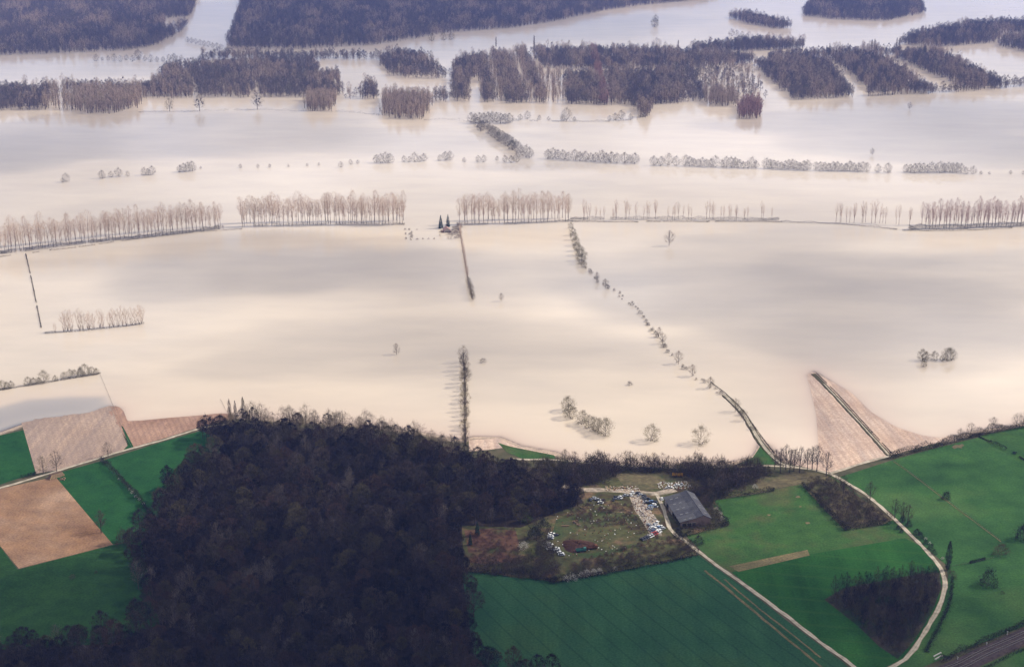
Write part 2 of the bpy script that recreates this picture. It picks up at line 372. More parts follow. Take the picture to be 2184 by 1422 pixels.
def smooth_line(pts, step):
    P = np.array(pts, float); out = []
    for i in range(len(P) - 1):
        p0, p1, p2, p3 = P[max(i - 1, 0)], P[i], P[i + 1], P[min(i + 2, len(P) - 1)]
        n = max(1, int(np.linalg.norm(p2 - p1) / step))
        for k in range(n):
            t = k / n
            out.append(0.5 * ((2 * p1) + (-p0 + p2) * t + (2 * p0 - 5 * p1 + 4 * p2 - p3) * t * t + (-p0 + 3 * p1 - 3 * p2 + p3) * t ** 3))
    out.append(P[-1]); return np.array(out)
def ribbon(name, pix, width, mat, label, off=0.14, zmin=None, profile=None, cat='road', wob=0.26, seed=0):
    rng = np.random.default_rng(seed); L = smooth_line(gps(pix, LZ), 5.0)
    T = np.gradient(L, axis=0); T /= np.linalg.norm(T, axis=1, keepdims=True); Nn = np.c_[-T[:, 1], T[:, 0]]
    prof = profile or [(-width / 2, 0), (0, 0.03), (width / 2, 0)]
    Zc = zt(L) + off
    if zmin is not None: Zc = np.maximum(Zc, zmin)
    V = []; k = len(prof)
    for i in range(len(L)):
        for u, h in prof:
            w = u * (1 + rng.uniform(-wob, wob)); V.append((*(L[i] + Nn[i] * w), Zc[i] + h))
    F = [(i * k + j, (i + 1) * k + j, (i + 1) * k + j + 1, i * k + j + 1) for i in range(len(L) - 1) for j in range(k - 1)]
    me = bpy.data.meshes.new(name); me.from_pydata(V, [], F); me.materials.append(MATS[mat])
    uvl = me.uv_layers.new(name='UVMap'); us = [(u - prof[0][0]) / (prof[-1][0] - prof[0][0]) for u, h in prof]
    for lp in me.loops: uvl.data[lp.index].uv = (us[lp.vertex_index % k], (lp.vertex_index // k) * 0.5)
    me.update()
    if me.polygons[0].normal.z < 0: me.flip_normals()
    return tag(link(name, me), label, cat, kind='structure')

# ------------------------------------------------------------------ fields
sheet('green_field', [(-60, 945), (0, 926), (50, 915), (76, 1010), (40, 1020), (0, 1033), (-60, 1052)], 'grass_left', 'small green field at the water edge beside the pale stubble field', 0.10)
sheet('stubble_field', [(28, 840), (210, 800), (275, 957), (135, 1000), (77, 1010), (50, 915)], 'stubble', 'pale pinkish stubble field running down into the flood', 0.15)
sheet('ploughed_field', [(222, 860), (480, 862), (500, 890), (430, 908), (350, 934), (281, 954)], 'wet_plough', 'reddish ploughed strip between the lane and the flood', 0.12)
sheet('grass_margin', [(258, 905), (262, 908), (285, 953), (262, 961), (274, 948)], 'grass_left', 'thin green grass margin between stubble and ploughed strip', 0.20, step=4)
sheet('green_field', [(110, 1012), (215, 983), (332, 1108), (300, 1150), (240, 1160)], 'grass_left', 'narrow green field between the brown bare field and the blossoming hedge', 0.06)
sheet('green_field', [(215, 983), (320, 950), (430, 917), (475, 945), (470, 965), (410, 1005), (352, 1055), (335, 1112)], 'grass_left', 'green field below the lane enclosed by the dark wood', 0.08)
sheet('bare_field', [(-80, 1066), (0, 1042), (118, 1016), (241, 1161), (40, 1212), (0, 1163), (-80, 1080)], 'bare_earth', 'brown bare earth field beside the lane and log pile', 0.07)
sheet('green_field', [(-80, 1080), (0, 1165), (38, 1214), (242, 1161), (300, 1150), (340, 1330), (240, 1372), (0, 1385), (-80, 1390)], 'grass_low', 'green pasture below the brown bare field, shade put into its dark tone', 0.05)
sheet('woodland_floor', [(-100, 1380), (240, 1366), (305, 1320), (268, 1165), (335, 1100), (350, 1050), (468, 955), (430, 915), (500, 898), (760, 922), (1000, 972), (1200, 1010), (1255, 1085), (1180, 1114), (1110, 1134), (1000, 1132), (1000, 1230), (1030, 1400), (1230, 1480), (1300, 1600), (-100, 1600)], 'litter', 'brown leaf litter under the dark wood', 0.04, 'ground')
sheet('crop_field', [(985, 1215), (1185, 1240), (1330, 1215), (1488, 1182), (1530, 1212), (1600, 1262), (1684, 1327), (1800, 1413), (1980, 1570), (1100, 1570), (1010, 1400)], 'dark_crop', 'large bluish green crop field with tramlines', 0.05)
sheet('meadow', [(1462, 1142), (1555, 1120), (1515, 1068), (1640, 1048), (1708, 1030), (1770, 1010), (1905, 1110), (1960, 1165), (1735, 1180), (1590, 1235), (1530, 1205)], 'meadow', 'bright green meadow beside the grey barn', 0.05)
sheet('wheat_field', [(1560, 1220), (1725, 1182), (1930, 1147), (1966, 1166), (2010, 1222), (2014, 1255), (1985, 1325), (1925, 1405), (1850, 1440), (1800, 1403), (1684, 1316)], 'young_wheat', 'deep green wheat field between the two lanes', 0.08)
sheet('dry_strip', [(1555, 1207), (1722, 1172), (1727, 1184), (1575, 1219)], 'dry_strip', 'straw coloured strip between meadow and wheat field', 0.12, step=5)
sheet('pasture', [(1790, 1016), (1905, 980), (2020, 1070), (2130, 1150), (2160, 1175), (2120, 1190), (2025, 1210), (1966, 1160), (1900, 1092), (1820, 1036)], 'pasture', 'green pasture along the curving lane, with a faint worn path', 0.06)
sheet('pasture', [(1905, 980), (2010, 950), (2090, 930), (2184, 985), (2330, 1080), (2330, 1170), (2160, 1175), (2020, 1070)], 'pasture', 'large green pasture behind the wire fence', 0.05)
sheet('pasture', [(2086, 929), (2184, 906), (2330, 880), (2330, 1085), (2184, 990)], 'meadow', 'light green pasture in the corner beyond the low hedge', 0.09)
sheet('pasture', [(2020, 1206), (2118, 1183), (2160, 1168), (2330, 1164), (2330, 1285), (2184, 1335), (2020, 1400), (1925, 1440), (1900, 1430), (1960, 1370), (2010, 1285), (2022, 1240)], 'pasture', 'dark green pasture between the lane bend and the railway', 0.11)
sheet('pasture', [(2075, 1428), (2184, 1380), (2330, 1325), (2330, 1560), (1980, 1560)], 'pasture', 'strip of green grass beyond the railway tracks', 0.06)
sheet('scrap_yard', [(985, 1120), (1110, 1125), (1180, 1095), (1250, 1070), (1190, 1020), (1500, 990), (1660, 1000), (1710, 1032), (1525, 1066), (1555, 1118), (1460, 1146), (1488, 1184), (1330, 1217), (1185, 1242), (990, 1218)], 'heath', 'rough brown and green heath of the scrap yard', 0.05)
sheet('russet_heath', [(990, 1130), (1050, 1126), (1100, 1132), (1108, 1165), (1100, 1195), (1040, 1204), (1003, 1200)], 'russet_heath', 'russet dead bracken ground between the dark wood and the scrap yard', 0.09, step=5)
sheet('rough_grass', [(1600, 1000), (1700, 1000), (1765, 1012), (1905, 1108), (1880, 1120), (1800, 1128), (1708, 1033), (1620, 1045)], 'rank_grass', 'tawny rank grass between the lane and the meadow', 0.10)
sheet('rough_grass', [(1310, 1010), (1420, 1000), (1520, 1030), (1500, 1040), (1420, 1040), (1340, 1045)], 'rank_grass', 'pale rank grass behind the barn by the yellow trailer', 0.09, step=5)
sheet('grass_patch', [(1186, 1068 + 40), (1230, 1095), (1300, 1090), (1380, 1100), (1340, 1115), (1240, 1125), (1205, 1150), (1190, 1180), (1175, 1150)], 'yard_grass', 'green grass patch in the scrap yard above the reddish mound', 0.09, step=5)
sheet('grass_patch', [(1205, 1178), (1260, 1180), (1330, 1165), (1370, 1150), (1378, 1156), (1320, 1176), (1265, 1190), (1215, 1190)], 'yard_grass', 'green track curving below the reddish mound', 0.09, step=5)
sheet('yard', [(1340, 1052), (1372, 1058), (1382, 1080), (1405, 1112), (1412, 1142), (1385, 1138), (1372, 1115), (1352, 1085)], 'yard_gravel', 'pale littered gravel where the wrecked cars lie', 0.10, step=5)
sheet('shore_strip', [(1000, 936), (1062, 931), (1100, 948), (1190, 968), (1150, 972), (1080, 952), (1040, 958), (1000, 962)], 'flooded_stubble', 'sandy pink shore by the end of the tree row', 0.08, step=5)
sheet('green_field', [(1062, 942), (1090, 950), (1182, 968), (1185, 977), (1112, 976), (1080, 962)], 'meadow', 'small bright green patch on the shore', 0.14, step=5)
sheet('green_field', [(1622, 948), (1646, 972), (1655, 988), (1570, 988), (1606, 972)], 'meadow', 'green wedge of grass beside the flooded causeway lane', 0.08, step=5)
sheet('flooded_field', [(1700, 780), (1737, 791), (1793, 849), (1826, 884), (1865, 927), (1902, 971), (1897, 974), (1772, 1006), (1690, 988)], 'flooded_stubble', 'pink stubble field sloping into the flood beside the raised track', 0.09, step=4.0)
sheet('flooded_field', [(1736, 790), (1800, 825), (1990, 915), (2040, 930), (1902, 970), (1860, 926), (1790, 848)], 'flooded_stubble', 'narrow pink field edge on the far side of the raised track', 0.12, step=4.0)

sheet('bare_patch', [(2030, 951), (2037, 946), (2047, 947), (2052, 944), (2057, 949), (2051, 951), (2053, 955), (2042, 953), (2036, 956)], 'rank_grass', 'brown trodden patch in the large pasture by the shore hedge', 0.12, step=4)
for k, (cx_, cy_, r_) in enumerate([(1702, 1059, 5), (1707, 1080, 3), (1722, 1115, 5), (1640, 1098, 4)]):
    sheet('straw_patch', [(cx_ + r_ * math.cos(a_) * (1 + .3 * math.sin(3 * a_ + k)), cy_ + r_ * .45 * math.sin(a_)) for a_ in np.linspace(0, 6.283, 11)[:-1]], 'dry_strip', 'small straw coloured patch lying in the bright meadow', 0.13, step=2.0)['group'] = 'straw patches'
# ------------------------------------------------------------------ lanes
LANE = [(1509, 812), (1545, 840), (1580, 874), (1602, 907), (1622, 940), (1645, 968), (1668, 987), (1700, 995), (1735, 1000), (1770, 1009), (1800, 1025), (1850, 1057), (1897, 1097), (1927, 1125), (1966, 1164), (1993, 1194), (2011, 1221), (2016, 1242), (2014, 1262), (2004, 1291), (1988, 1322), (1969, 1352), (1951, 1383), (1930, 1405), (1905, 1421), (1870, 1436), (1800, 1470)]
ribbon('causeway_bank', LANE[1:7], 8, 'verge', 'grassy bank carrying the lane out into the flood', -0.25, 0.15, [(-3.0, -1.2), (-2.0, 0.3), (-1.4, 0.4), (1.4, 0.4), (2.0, 0.3), (3.0, -1.2)], 'bank')
ribbon('country_lane', LANE[1:], 2.7, 'lane', 'pale gravel lane curving round the fields', 0.22, 0.62)
RAISED = [(1735, 795), (1757, 817), (1785, 847), (1820, 885), (1860, 930), (1897, 972)]
ribbon('causeway_bank', RAISED, 8, 'verge', 'dark grassy bank of the raised field track', 0.05, 0.2, [(-2.6, -.5), (-1.6, 0.3), (-1.0, 0.36), (1.0, 0.36), (1.6, 0.3), (2.6, -.5)], 'bank')
ribbon('field_track', RAISED[1:], 1.3, 'lane', 'narrow raised field track between pink flooded fields', 0.50, 0.66)
ribbon('country_lane', [(1897, 972), (1850, 984), (1810, 996), (1772, 1008)], 2.6, 'lane', 'short pale lane joining the raised track to the fork', 0.24)
ribbon('farm_track', [(-120, 1078), (0, 1041), (130, 1002), (250, 965), (350, 937), (430, 912), (490, 902)], 2.6, 'lane', 'straight pale track along the left fields to the wood', 0.20)
ribbon('farm_track', [(1090, 977), (1115, 979), (1190, 979), (1400, 994), (1560, 993), (1660, 992), (1700, 996)], 2.8, 'lane', 'pale track along the shore behind the scrap yard', 0.20)
ribbon('barn_track', [(1398, 1052), (1412, 1075), (1421, 1105), (1430, 1128), (1443, 1142), (1456, 1150), (1490, 1176), (1530, 1206), (1600, 1256), (1684, 1318), (1750, 1370), (1800, 1405), (1840, 1436)], 2.7, 'lane', 'pale dirt track from the barn down between crop fields', 0.22)
ribbon('yard_path', [(1200, 1036), (1235, 1042), (1290, 1045), (1340, 1048), (1400, 1052), (1440, 1044)], 6.0, 'yard_gravel', 'pale gravel path along the top of the scrap yard', 0.18)
ribbon('grass_margin', [(1502, 1216), (1560, 1262), (1640, 1330), (1720, 1395), (1760, 1430)], 1.5, 'dry_strip', 'dry straw margin inside the bluish crop field', 0.15, cat='field', wob=0.5, seed=3)
ribbon('grass_margin', [(1545, 1235), (1600, 1282), (1680, 1345), (1750, 1402)], 1.0, 'dry_strip', 'second thin straw margin beside the barn track', 0.15, cat='field', wob=0.5, seed=4)

# ------------------------------------------------------------------ tree prototypes
def tree_parts(seed, H, W, cb, shape, ntw, tl, tw, nl=10, nsub=3, r0=None, stems=1, clump=0.75, up=0.5, spread=0.11, sub_r=0.03, limb_c=False, shell=.15):
    rng = np.random.default_rng(seed); T = MB(); C = MB(); r0 = r0 or H * 0.016
    def rad(t):
        if shape == 'dome': return W / 2 * np.sqrt(np.clip(1 - (1.9 * (t - 0.42)) ** 2, 0.02, 1))
        if shape == 'vase': return W / 2 * (0.25 + 0.75 * np.clip(t * 1.6, 0, 1)) * np.sqrt(np.clip(1.02 - np.clip((t - 0.55) / 0.45, 0, 1) ** 2, 0.0, 1))
        if shape == 'column': return W / 2 * np.clip(np.sin(np.pi * np.clip(t * 0.92 + 0.1, 0, 1)) ** 0.6, 0.05, 1)
        if shape == 'bush': return W / 2 * np.sqrt(np.clip(1 - t ** 2 * 0.97, 0.03, 1))
    z0 = cb * H
    lean = rng.normal(0, 0.02, 2) * H
    top = 0.8 if stems == 1 else 0.3
    for s in range(stems):
        a = rng.uniform(0, 6.28); o = np.array([math.cos(a), math.sin(a), 0]) * (0 if stems == 1 else W * 0.06)
        ls = lean if stems == 1 else rng.normal(0, W * 0.2, 2)
        T.tube([o + (0, 0, -0.6), o + (ls[0] * .3, ls[1] * .3, H * top * .45), (ls[0], ls[1], H * top)], [r0 * 1.15, r0 * .75, r0 * .3], 5)
    ends = []
    for i in range(nl):
        a = 2.4 * i + rng.uniform(-.5, .5); t = (i + rng.uniform(0.2, 0.9)) / nl
        rr = float(rad(np.array(t))) * rng.uniform(.6, .95); zz = z0 + t * (H - z0)
        e = np.array([math.cos(a) * rr, math.sin(a) * rr, zz]) + (lean[0] * t, lean[1] * t, 0)
        sz = max(0.05 * H, z0 * .75 + (zz - z0) * (.35 if shape != 'vase' else .55))
        b = np.array([lean[0] * sz / H, lean[1] * sz / H, sz]); mid = b * .45 + e * .55 + (0, 0, -0.04 * H if shape != 'vase' else -.05 * H)
        (C if limb_c else T).tube([b, mid, e], [r0 * .42, r0 * .25, r0 * .08], 4)
        ends.append(e)
        for k in range(nsub):
            q = mid * (1 - .35 * k) + e * .35 * k; t2 = np.clip(t + rng.normal(0, .15), .02, 1); a2 = a + rng.normal(0, .55)
            r2 = float(rad(np.array(t2))) * rng.uniform(.75, 1.0)
            e2 = np.array([math.cos(a2) * r2, math.sin(a2) * r2, z0 + t2 * (H - z0)]); C.tube([q, e2], [sub_r * 2, sub_r * .5], 3); ends.append(e2)
    ends = np.array(ends); nc = int(ntw * clump); k = rng.integers(0, len(ends), nc)
    P = ends[k] + rng.normal(0, spread, (nc, 3)) * np.array([W, W, min(W, H - z0) * .9])
    n2 = ntw - nc; t = rng.uniform(0, 1, n2); a = rng.uniform(0, 6.28, n2); rr = rad(t) * np.sqrt(rng.uniform(shell, 1.05, n2))
    P = np.r_[P, np.c_[np.cos(a) * rr, np.sin(a) * rr, z0 + t * (H - z0)]]
    P[:, 2] = np.maximum(P[:, 2], 0.15 * (1 if z0 < 1 else z0))
    cen = np.array([0, 0, z0 + (H - z0) * .3]); D = P - cen; D /= (np.linalg.norm(D, axis=1, keepdims=True) + 1e-6)
    D = D * .7 + rng.normal(0, .45, P.shape) + np.array([0, 0, up])
    C.twigs(P, D, tl * rng.uniform(.6, 1.3, len(P)), tw * rng.uniform(.7, 1.3, len(P)), rng)
    return T, C
def conifer_parts(seed, H, W):
    rng = np.random.default_rng(seed); T = MB(); C = MB(); T.tube([(0, 0, -.5), (0, 0, H * .95)], [H * .02, .03], 5)
    n = 900; t = rng.uniform(0.03, 1, n) ** 1.2; a = rng.uniform(0, 6.28, n); tier = 0.82 + 0.22 * np.cos(t * 46)
    rr = W / 2 * (1 - t) ** .75 * tier * np.sqrt(rng.uniform(.2, 1, n)) + .1
    P = np.c_[np.cos(a) * rr, np.sin(a) * rr, H * (.04 + .95 * t)]
    D = np.c_[np.cos(a), np.sin(a), rng.normal(-.25, .25, n)] + rng.normal(0, .2, (n, 3))
    C.twigs(P, D, H * .09 * rng.uniform(.6, 1.2, n) * (1.15 - t), .55, rng); return T, C

PROTO = {}
def proto(kind, variants, bark, crown, maker):
    L = []
    for s in range(variants):
        T, C = maker(s); A = MB(); A.merge(T, 0); A.merge(C, 1)
        L.append((T.mesh(kind + '_trunk', [bark]), C.mesh(kind + '_crown', [crown]), A.mesh(kind + '_all', [bark, crown])))
    PROTO[kind] = L
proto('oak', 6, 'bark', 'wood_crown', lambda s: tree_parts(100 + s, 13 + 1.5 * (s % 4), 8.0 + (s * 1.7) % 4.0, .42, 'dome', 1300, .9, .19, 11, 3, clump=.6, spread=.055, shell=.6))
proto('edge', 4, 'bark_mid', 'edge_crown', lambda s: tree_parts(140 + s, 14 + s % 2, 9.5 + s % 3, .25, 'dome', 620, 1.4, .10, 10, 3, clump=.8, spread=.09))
proto('poplar', 5, 'bark_mid', 'poplar_crown', lambda s: tree_parts(200 + s, 30 + s % 3, 9.5 + s % 2, .34, 'vase', 950, 1.9, .06, 14, 3, r0=.24, clump=.6, up=1.1, spread=.09, sub_r=.03, limb_c=True))
proto('rosy', 4, 'bark_mid', 'rosy_crown', lambda s: tree_parts(240 + s, 30 + s % 3, 7.0 + s % 2, .30, 'vase', 640, 1.8, .085, 14, 3, r0=.26, clump=.6, up=1.1, spread=.08, sub_r=.03, limb_c=True))
proto('thin', 4, 'bark_pale', 'poplar_crown', lambda s: tree_parts(260 + s, 24 + s % 3, 5.5 + s % 2, .35, 'vase', 200, 1.8, .06, 10, 2, r0=.20, limb_c=True, clump=.7, up=1.1, spread=.07, sub_r=.05))
proto('fan', 4, 'bark_mid', 'poplar_crown', lambda s: tree_parts(280 + s, 20 + s % 3, 8.5 + s % 2, .10, 'vase', 300, 1.8, .065, 14, 3, r0=.20, stems=3, limb_c=True, clump=.75, up=1.0, spread=.06, sub_r=.06))
proto('spire', 3, 'bark_mid', 'edge_crown', lambda s: tree_parts(300 + s, 17, 3.0, .08, 'column', 700, 1.6, .10, 12, 2, clump=.4, up=1.6, spread=.08))
proto('darkspire', 1, 'bark', 'dark_bush', lambda s: tree_parts(320 + s, 19, 4.2, .05, 'column', 1100, 1.6, .14, 12, 2, clump=.4, up=1.6, spread=.08))
proto('willow', 6, 'bark_mid', 'willow_crown', lambda s: tree_parts(340 + s, 12.5 + s % 3, 12.5 + s % 3, .06, 'dome', 1700, 1.1, .12, 14, 4, r0=.22, stems=3, clump=.85, spread=.075))
proto('greywillow', 5, 'bark_mid', 'grey_crown', lambda s: tree_parts(360 + s, 12.5 + s % 3, 12 + s % 3, .06, 'dome', 1100, 1.1, .13, 12, 3, r0=.2, stems=3, clump=.5, spread=.08, limb_c=True))
proto('round', 4, 'bark_mid', 'edge_crown', lambda s: tree_parts(380 + s, 16 + s % 2, 12 + s % 2, .25, 'dome', 900, 1.2, .10, 12, 4, r0=.3, clump=.85, spread=.075, sub_r=.06))
proto('tall', 4, 'bark', 'scrub_crown', lambda s: tree_parts(400 + s, 18 + s % 2, 9 + s % 2, .32, 'dome', 620, 1.3, .11, 12, 4, r0=.34, clump=.85, spread=.08, sub_r=.06))
mat_crown('pale_crown', [(0.10, 0.082, 0.072), (0.15, 0.125, 0.105)])
proto('paletree', 2, 'bark_mid', 'pale_crown', lambda s: tree_parts(415 + s, 14, 7, .35, 'dome', 420, 1.0, .12, 10, 3, clump=.7))
proto('sapling', 4, 'bark', 'wood_crown', lambda s: tree_parts(420 + s, 11 + s % 3, 4 + s % 2, .2, 'column', 260, 1.3, .10, 9, 2, r0=.10, clump=.6, up=1.2))
proto('bush', 5, 'bark', 'scrub_crown', lambda s: tree_parts(440 + s, 4.5 + s % 2, 5.5 + s % 3, .02, 'bush', 420, .95, .11, 9, 3, r0=.07, stems=4, clump=.7))
proto('darkbush', 3, 'bark', 'dark_bush', lambda s: tree_parts(460 + s, 6.0 + s % 2, 7 + s % 2, .02, 'bush', 900, 1.0, .16, 10, 3, r0=.1, stems=4, clump=.6))
proto('russet', 2, 'bark', 'russet_bush', lambda s: tree_parts(470 + s, 6.0, 9, .02, 'bush', 700, 1.2, .11, 10, 3, r0=.1, stems=5, clump=.6))
proto('greenbush', 2, 'bark', 'green_bush', lambda s: tree_parts(480 + s, 5.0, 6.5, .02, 'bush', 600, .9, .14, 9, 3, r0=.08, stems=4, clump=.6))
proto('blossom', 3, 'bark', 'blossom', lambda s: tree_parts(490 + s, 4.0, 5.5, .05, 'bush', 420, .6, .14, 9, 3, r0=.07, stems=4, clump=.75))
proto('conifer', 2, 'bark', 'conifer_green', lambda s: conifer_parts(500 + s, 16, 6.5))
proto('faroak', 4, 'bark', 'far_crown', lambda s: tree_parts(520 + s, 14 + 1.6 * s, 8.5 + s % 2, .25, 'dome', 260, 1.9, .30, 6, 1, clump=.7, spread=.09))
proto('farpale', 3, 'bark_mid', 'far_pale', lambda s: tree_parts(540 + s, 22 + s % 3, 8 + s % 2, .2, 'vase', 240, 2.4, .20, 8, 1, clump=.6, up=1.0, spread=.10))
proto('farred', 2, 'bark_mid', 'far_red', lambda s: tree_parts(560 + s, 20 + s % 3, 7, .2, 'vase', 240, 2.2, .28, 8, 1, clump=.6, up=1.0, spread=.10))
proto('under', 3, 'bark_mid', 'under_crown', lambda s: tree_parts(580 + s, 5.0, 7, .02, 'bush', 240, 1.2, .10, 8, 2, r0=.07, stems=3, clump=.6))

rnd = random.Random(5)
def thing_tree(name, kind, x, y, label, group=None, sc=1.0, cat='tree', z=None, var=None, sz=None):
    L = PROTO[kind]; T, C, A = L[rnd.randrange(len(L)) if var is None else var]
    z = max(-0.3, z1(x, y)) - 0.05 if z is None else z
    e = link(name, None, None, (x, y, z), rnd.uniform(0, 6.28), (sc, sc, sc * (sz or 1)))
    e.empty_display_size = 0.5
    link('trunk' if cat == 'tree' else 'stem', T, e); link('crown', C, e)
    return tag(e, label, cat, group)
def tree_px(name, kind, px, py, label, group=None, sc=1.0, **k):
    x, y = gp(px, py, LZ if py > 900 else 0.0); return thing_tree(name, kind, x, y, label, group, sc, **k)

def scatter_points(poly, spacing, seed, jitter=.42):
    poly = np.asarray(poly); rng = np.random.default_rng(seed); lo = poly.min(0); hi = poly.max(0)
    X, Y = np.meshgrid(np.arange(lo[0], hi[0], spacing), np.arange(lo[1], hi[1], spacing * .87)); X[1::2] += spacing / 2
    P = np.c_[X.ravel(), Y.ravel()] + rng.uniform(-jitter, jitter, (X.size, 2)) * spacing
    return P[inpoly(P, poly)]
KCOL = {}
def kind_collection(kinds):
    if kinds not in KCOL:
        c = bpy.data.collections.new('shapes_' + '_'.join(kinds)); i = 0
        for k in kinds:
            for (T, C, A) in PROTO[k]:
                c.objects.link(bpy.data.objects.new('shape_%02d_%s' % (i, '_'.join(kinds)), A)); i += 1
        KCOL[kinds] = c
    return KCOL[kinds]
def soft_noise(P, wl, seed):
    rng = np.random.default_rng(seed); f = np.zeros(len(P))
    for k in range(7):
        a = rng.uniform(0, 6.28); w = 2 * math.pi / (wl * rng.uniform(.6, 1.6)); f += np.sin((P[:, 0] * math.cos(a) + P[:, 1] * math.sin(a)) * w + rng.uniform(0, 6.28))
    return f / 3.0
def stuff(name, P, kind, label, cat, seed=0, smin=.8, smax=1.2, z=None, tall=(.9, 1.15), other=None, share=0.15, wl=120.0):
    """one object that scatters tree shapes over its points"""
    P = np.asarray(P); n = len(P); rng = np.random.default_rng(seed)
    Z = np.maximum(zt(P), -0.3) if z is None else np.full(n, z)
    me = bpy.data.meshes.new(name); me.from_pydata(np.c_[P, Z].tolist(), [], [])
    s = rng.uniform(smin, smax, n); sv = np.c_[s, s, s * rng.uniform(*tall, n)]
    a = me.attributes.new('scl', 'FLOAT_VECTOR', 'POINT'); a.data.foreach_set('vector', sv.ravel().astype(np.float32))
    rv = np.c_[np.zeros(n), np.zeros(n), rng.uniform(0, 6.28, n)]
    a = me.attributes.new('rot', 'FLOAT_VECTOR', 'POINT'); a.data.foreach_set('vector', rv.ravel().astype(np.float32))
    a = me.attributes.new('pick', 'INT', 'POINT'); n0 = len(PROTO[kind]); pick = rng.integers(0, n0, n)
    if other:
        f = soft_noise(P, wl, seed) + rng.normal(0, .45, n); w_ = f > np.quantile(f, 1 - share); pick = np.where(w_, n0 + rng.integers(0, len(PROTO[other]), n), pick)
    a.data.foreach_set('value', pick.astype(np.int32))
    o = link(name, me); g = bpy.data.node_groups.new('scatter_' + name, 'GeometryNodeTree')
    g.interface.new_socket('Geometry', in_out='INPUT', socket_type='NodeSocketGeometry'); g.interface.new_socket('Geometry', in_out='OUTPUT', socket_type='NodeSocketGeometry')
    N, L = g.nodes, g.links; gi = N.new('NodeGroupInput'); go = N.new('NodeGroupOutput')
    ci = N.new('GeometryNodeCollectionInfo'); ci.inputs['Collection'].default_value = kind_collection((kind, other) if other else (kind,))
    ci.inputs['Separate Children'].default_value = True; ci.inputs['Reset Children'].default_value = True
    ip = N.new('GeometryNodeInstanceOnPoints'); ip.inputs['Pick Instance'].default_value = True
    def at(nm, ty):
        q = N.new('GeometryNodeInputNamedAttribute'); q.data_type = ty; q.inputs['Name'].default_value = nm; return q.outputs['Attribute']
    L.new(gi.outputs[0], ip.inputs['Points']); L.new(ci.outputs[0], ip.inputs['Instance']); L.new(at('pick', 'INT'), ip.inputs['Instance Index'])
    L.new(at('rot', 'FLOAT_VECTOR'), ip.inputs['Rotation']); L.new(at('scl', 'FLOAT_VECTOR'), ip.inputs['Scale']); L.new(ip.outputs[0], go.inputs[0])
    md = o.modifiers.new('scatter', 'NODES'); md.node_group = g
    return tag(o, label, cat, kind='stuff')

def hedge(name, pix, label, h=2.5, w=2.2, mat='hedge_crown', dens=9, gaps=0.0, seed=0, tw=.16, tl=.8, cat='hedge', uneven=.4, group=None, stems='bark'):
    """a clipped or overgrown hedge: a stem line and a mass of twigs"""
    if mat == 'dark_bush': h *= 1.7; w *= 1.35; dens = int(dens * 2.2); tw = .24; tl = .9
    elif mat == 'hedge_crown': h *= 1.25; dens = int(dens * 2.2); tw = max(tw, .2); uneven = min(uneven, .3)
    elif mat == 'under_crown' and w > 5: dens = int(dens * 2.4); tw = .13; tl = 1.3; uneven = .22
    rng = np.random.default_rng(seed + 900); L = smooth_line(gps(pix, LZ if pix[0][1] > 880 else 0), 2.0)
    n = len(L); T = np.gradient(L, axis=0); T /= np.linalg.norm(T, axis=1, keepdims=True); Nn = np.c_[-T[:, 1], T[:, 0]]
    hh = 1 + uneven * np.interp(np.arange(n), np.arange(0, n + 4, 4), rng.normal(0, 1, len(np.arange(0, n + 4, 4)))).clip(-1.2, 1.8)
    keep = np.interp(np.arange(n), np.arange(0, n + 5, 5), rng.uniform(0, 1, len(np.arange(0, n + 5, 5)))) > gaps
    base = zt(L); base = np.maximum(base, -.4); o = L[0]
    idx = np.repeat(np.where(keep)[0], dens)
    if len(idx) == 0: return
    t = rng.uniform(0, 1, len(idx)) ** .8
    off = rng.normal(0, .33, len(idx)) * w * (1.1 - .6 * t)
    P = np.c_[L[idx] + Nn[idx] * off[:, None] + T[idx] * rng.uniform(-1, 1, (len(idx), 1)) - o, base[idx] + .05 + t * h * hh[idx]]
    D = rng.normal(0, .6, P.shape) + (0, 0, .7); C = MB(); C.twigs(P, D, tl * rng.uniform(.6, 1.4, len(P)), tw * rng.uniform(.6, 1.4, len(P)), rng)
    S = MB()
    for i in np.where(keep)[0][::2]:
        p = np.r_[L[i] - o, base[i] - .3]; q = p + (rng.normal(0, .3), rng.normal(0, .3), h * .7 * hh[i] + .3); S.tube([p, q], [.07, .03], 3)
    e = link(name, None, None, (o[0], o[1], 0)); link('stem', S.mesh('hedge_stems', [stems]), e); link('foliage', C.mesh('hedge_foliage', [mat]), e)
    return tag(e, label, cat, group)

# ------------------------------------------------------------------ the dark wood
WOOD = [(-60, 1385), (120, 1380), (240, 1370), (316, 1325), (302, 1290), (277, 1190), (264, 1167), (334, 1125), (338, 1098), (356, 1052), (412, 1004), (466, 965), (428, 938), (446, 920), (520, 903), (620, 900), (760, 913), (880, 938), (955, 955), (985, 978), (1020, 996), (1075, 1008), (1110, 1014), (1170, 1024), (1236, 1055), (1252, 1083), (1180, 1108), (1110, 1122), (985, 1122), (982, 1212), (1003, 1240), (1012, 1310), (1018, 1395), (1050, 1425), (1110, 1435), (1190, 1462), (1250, 1540), (1260, 1600), (-60, 1600)]
wp = scatter_points(gps(WOOD, LZ), 7.8, 3)
order = np.argsort(wp[:, 1]); wp = wp[order]
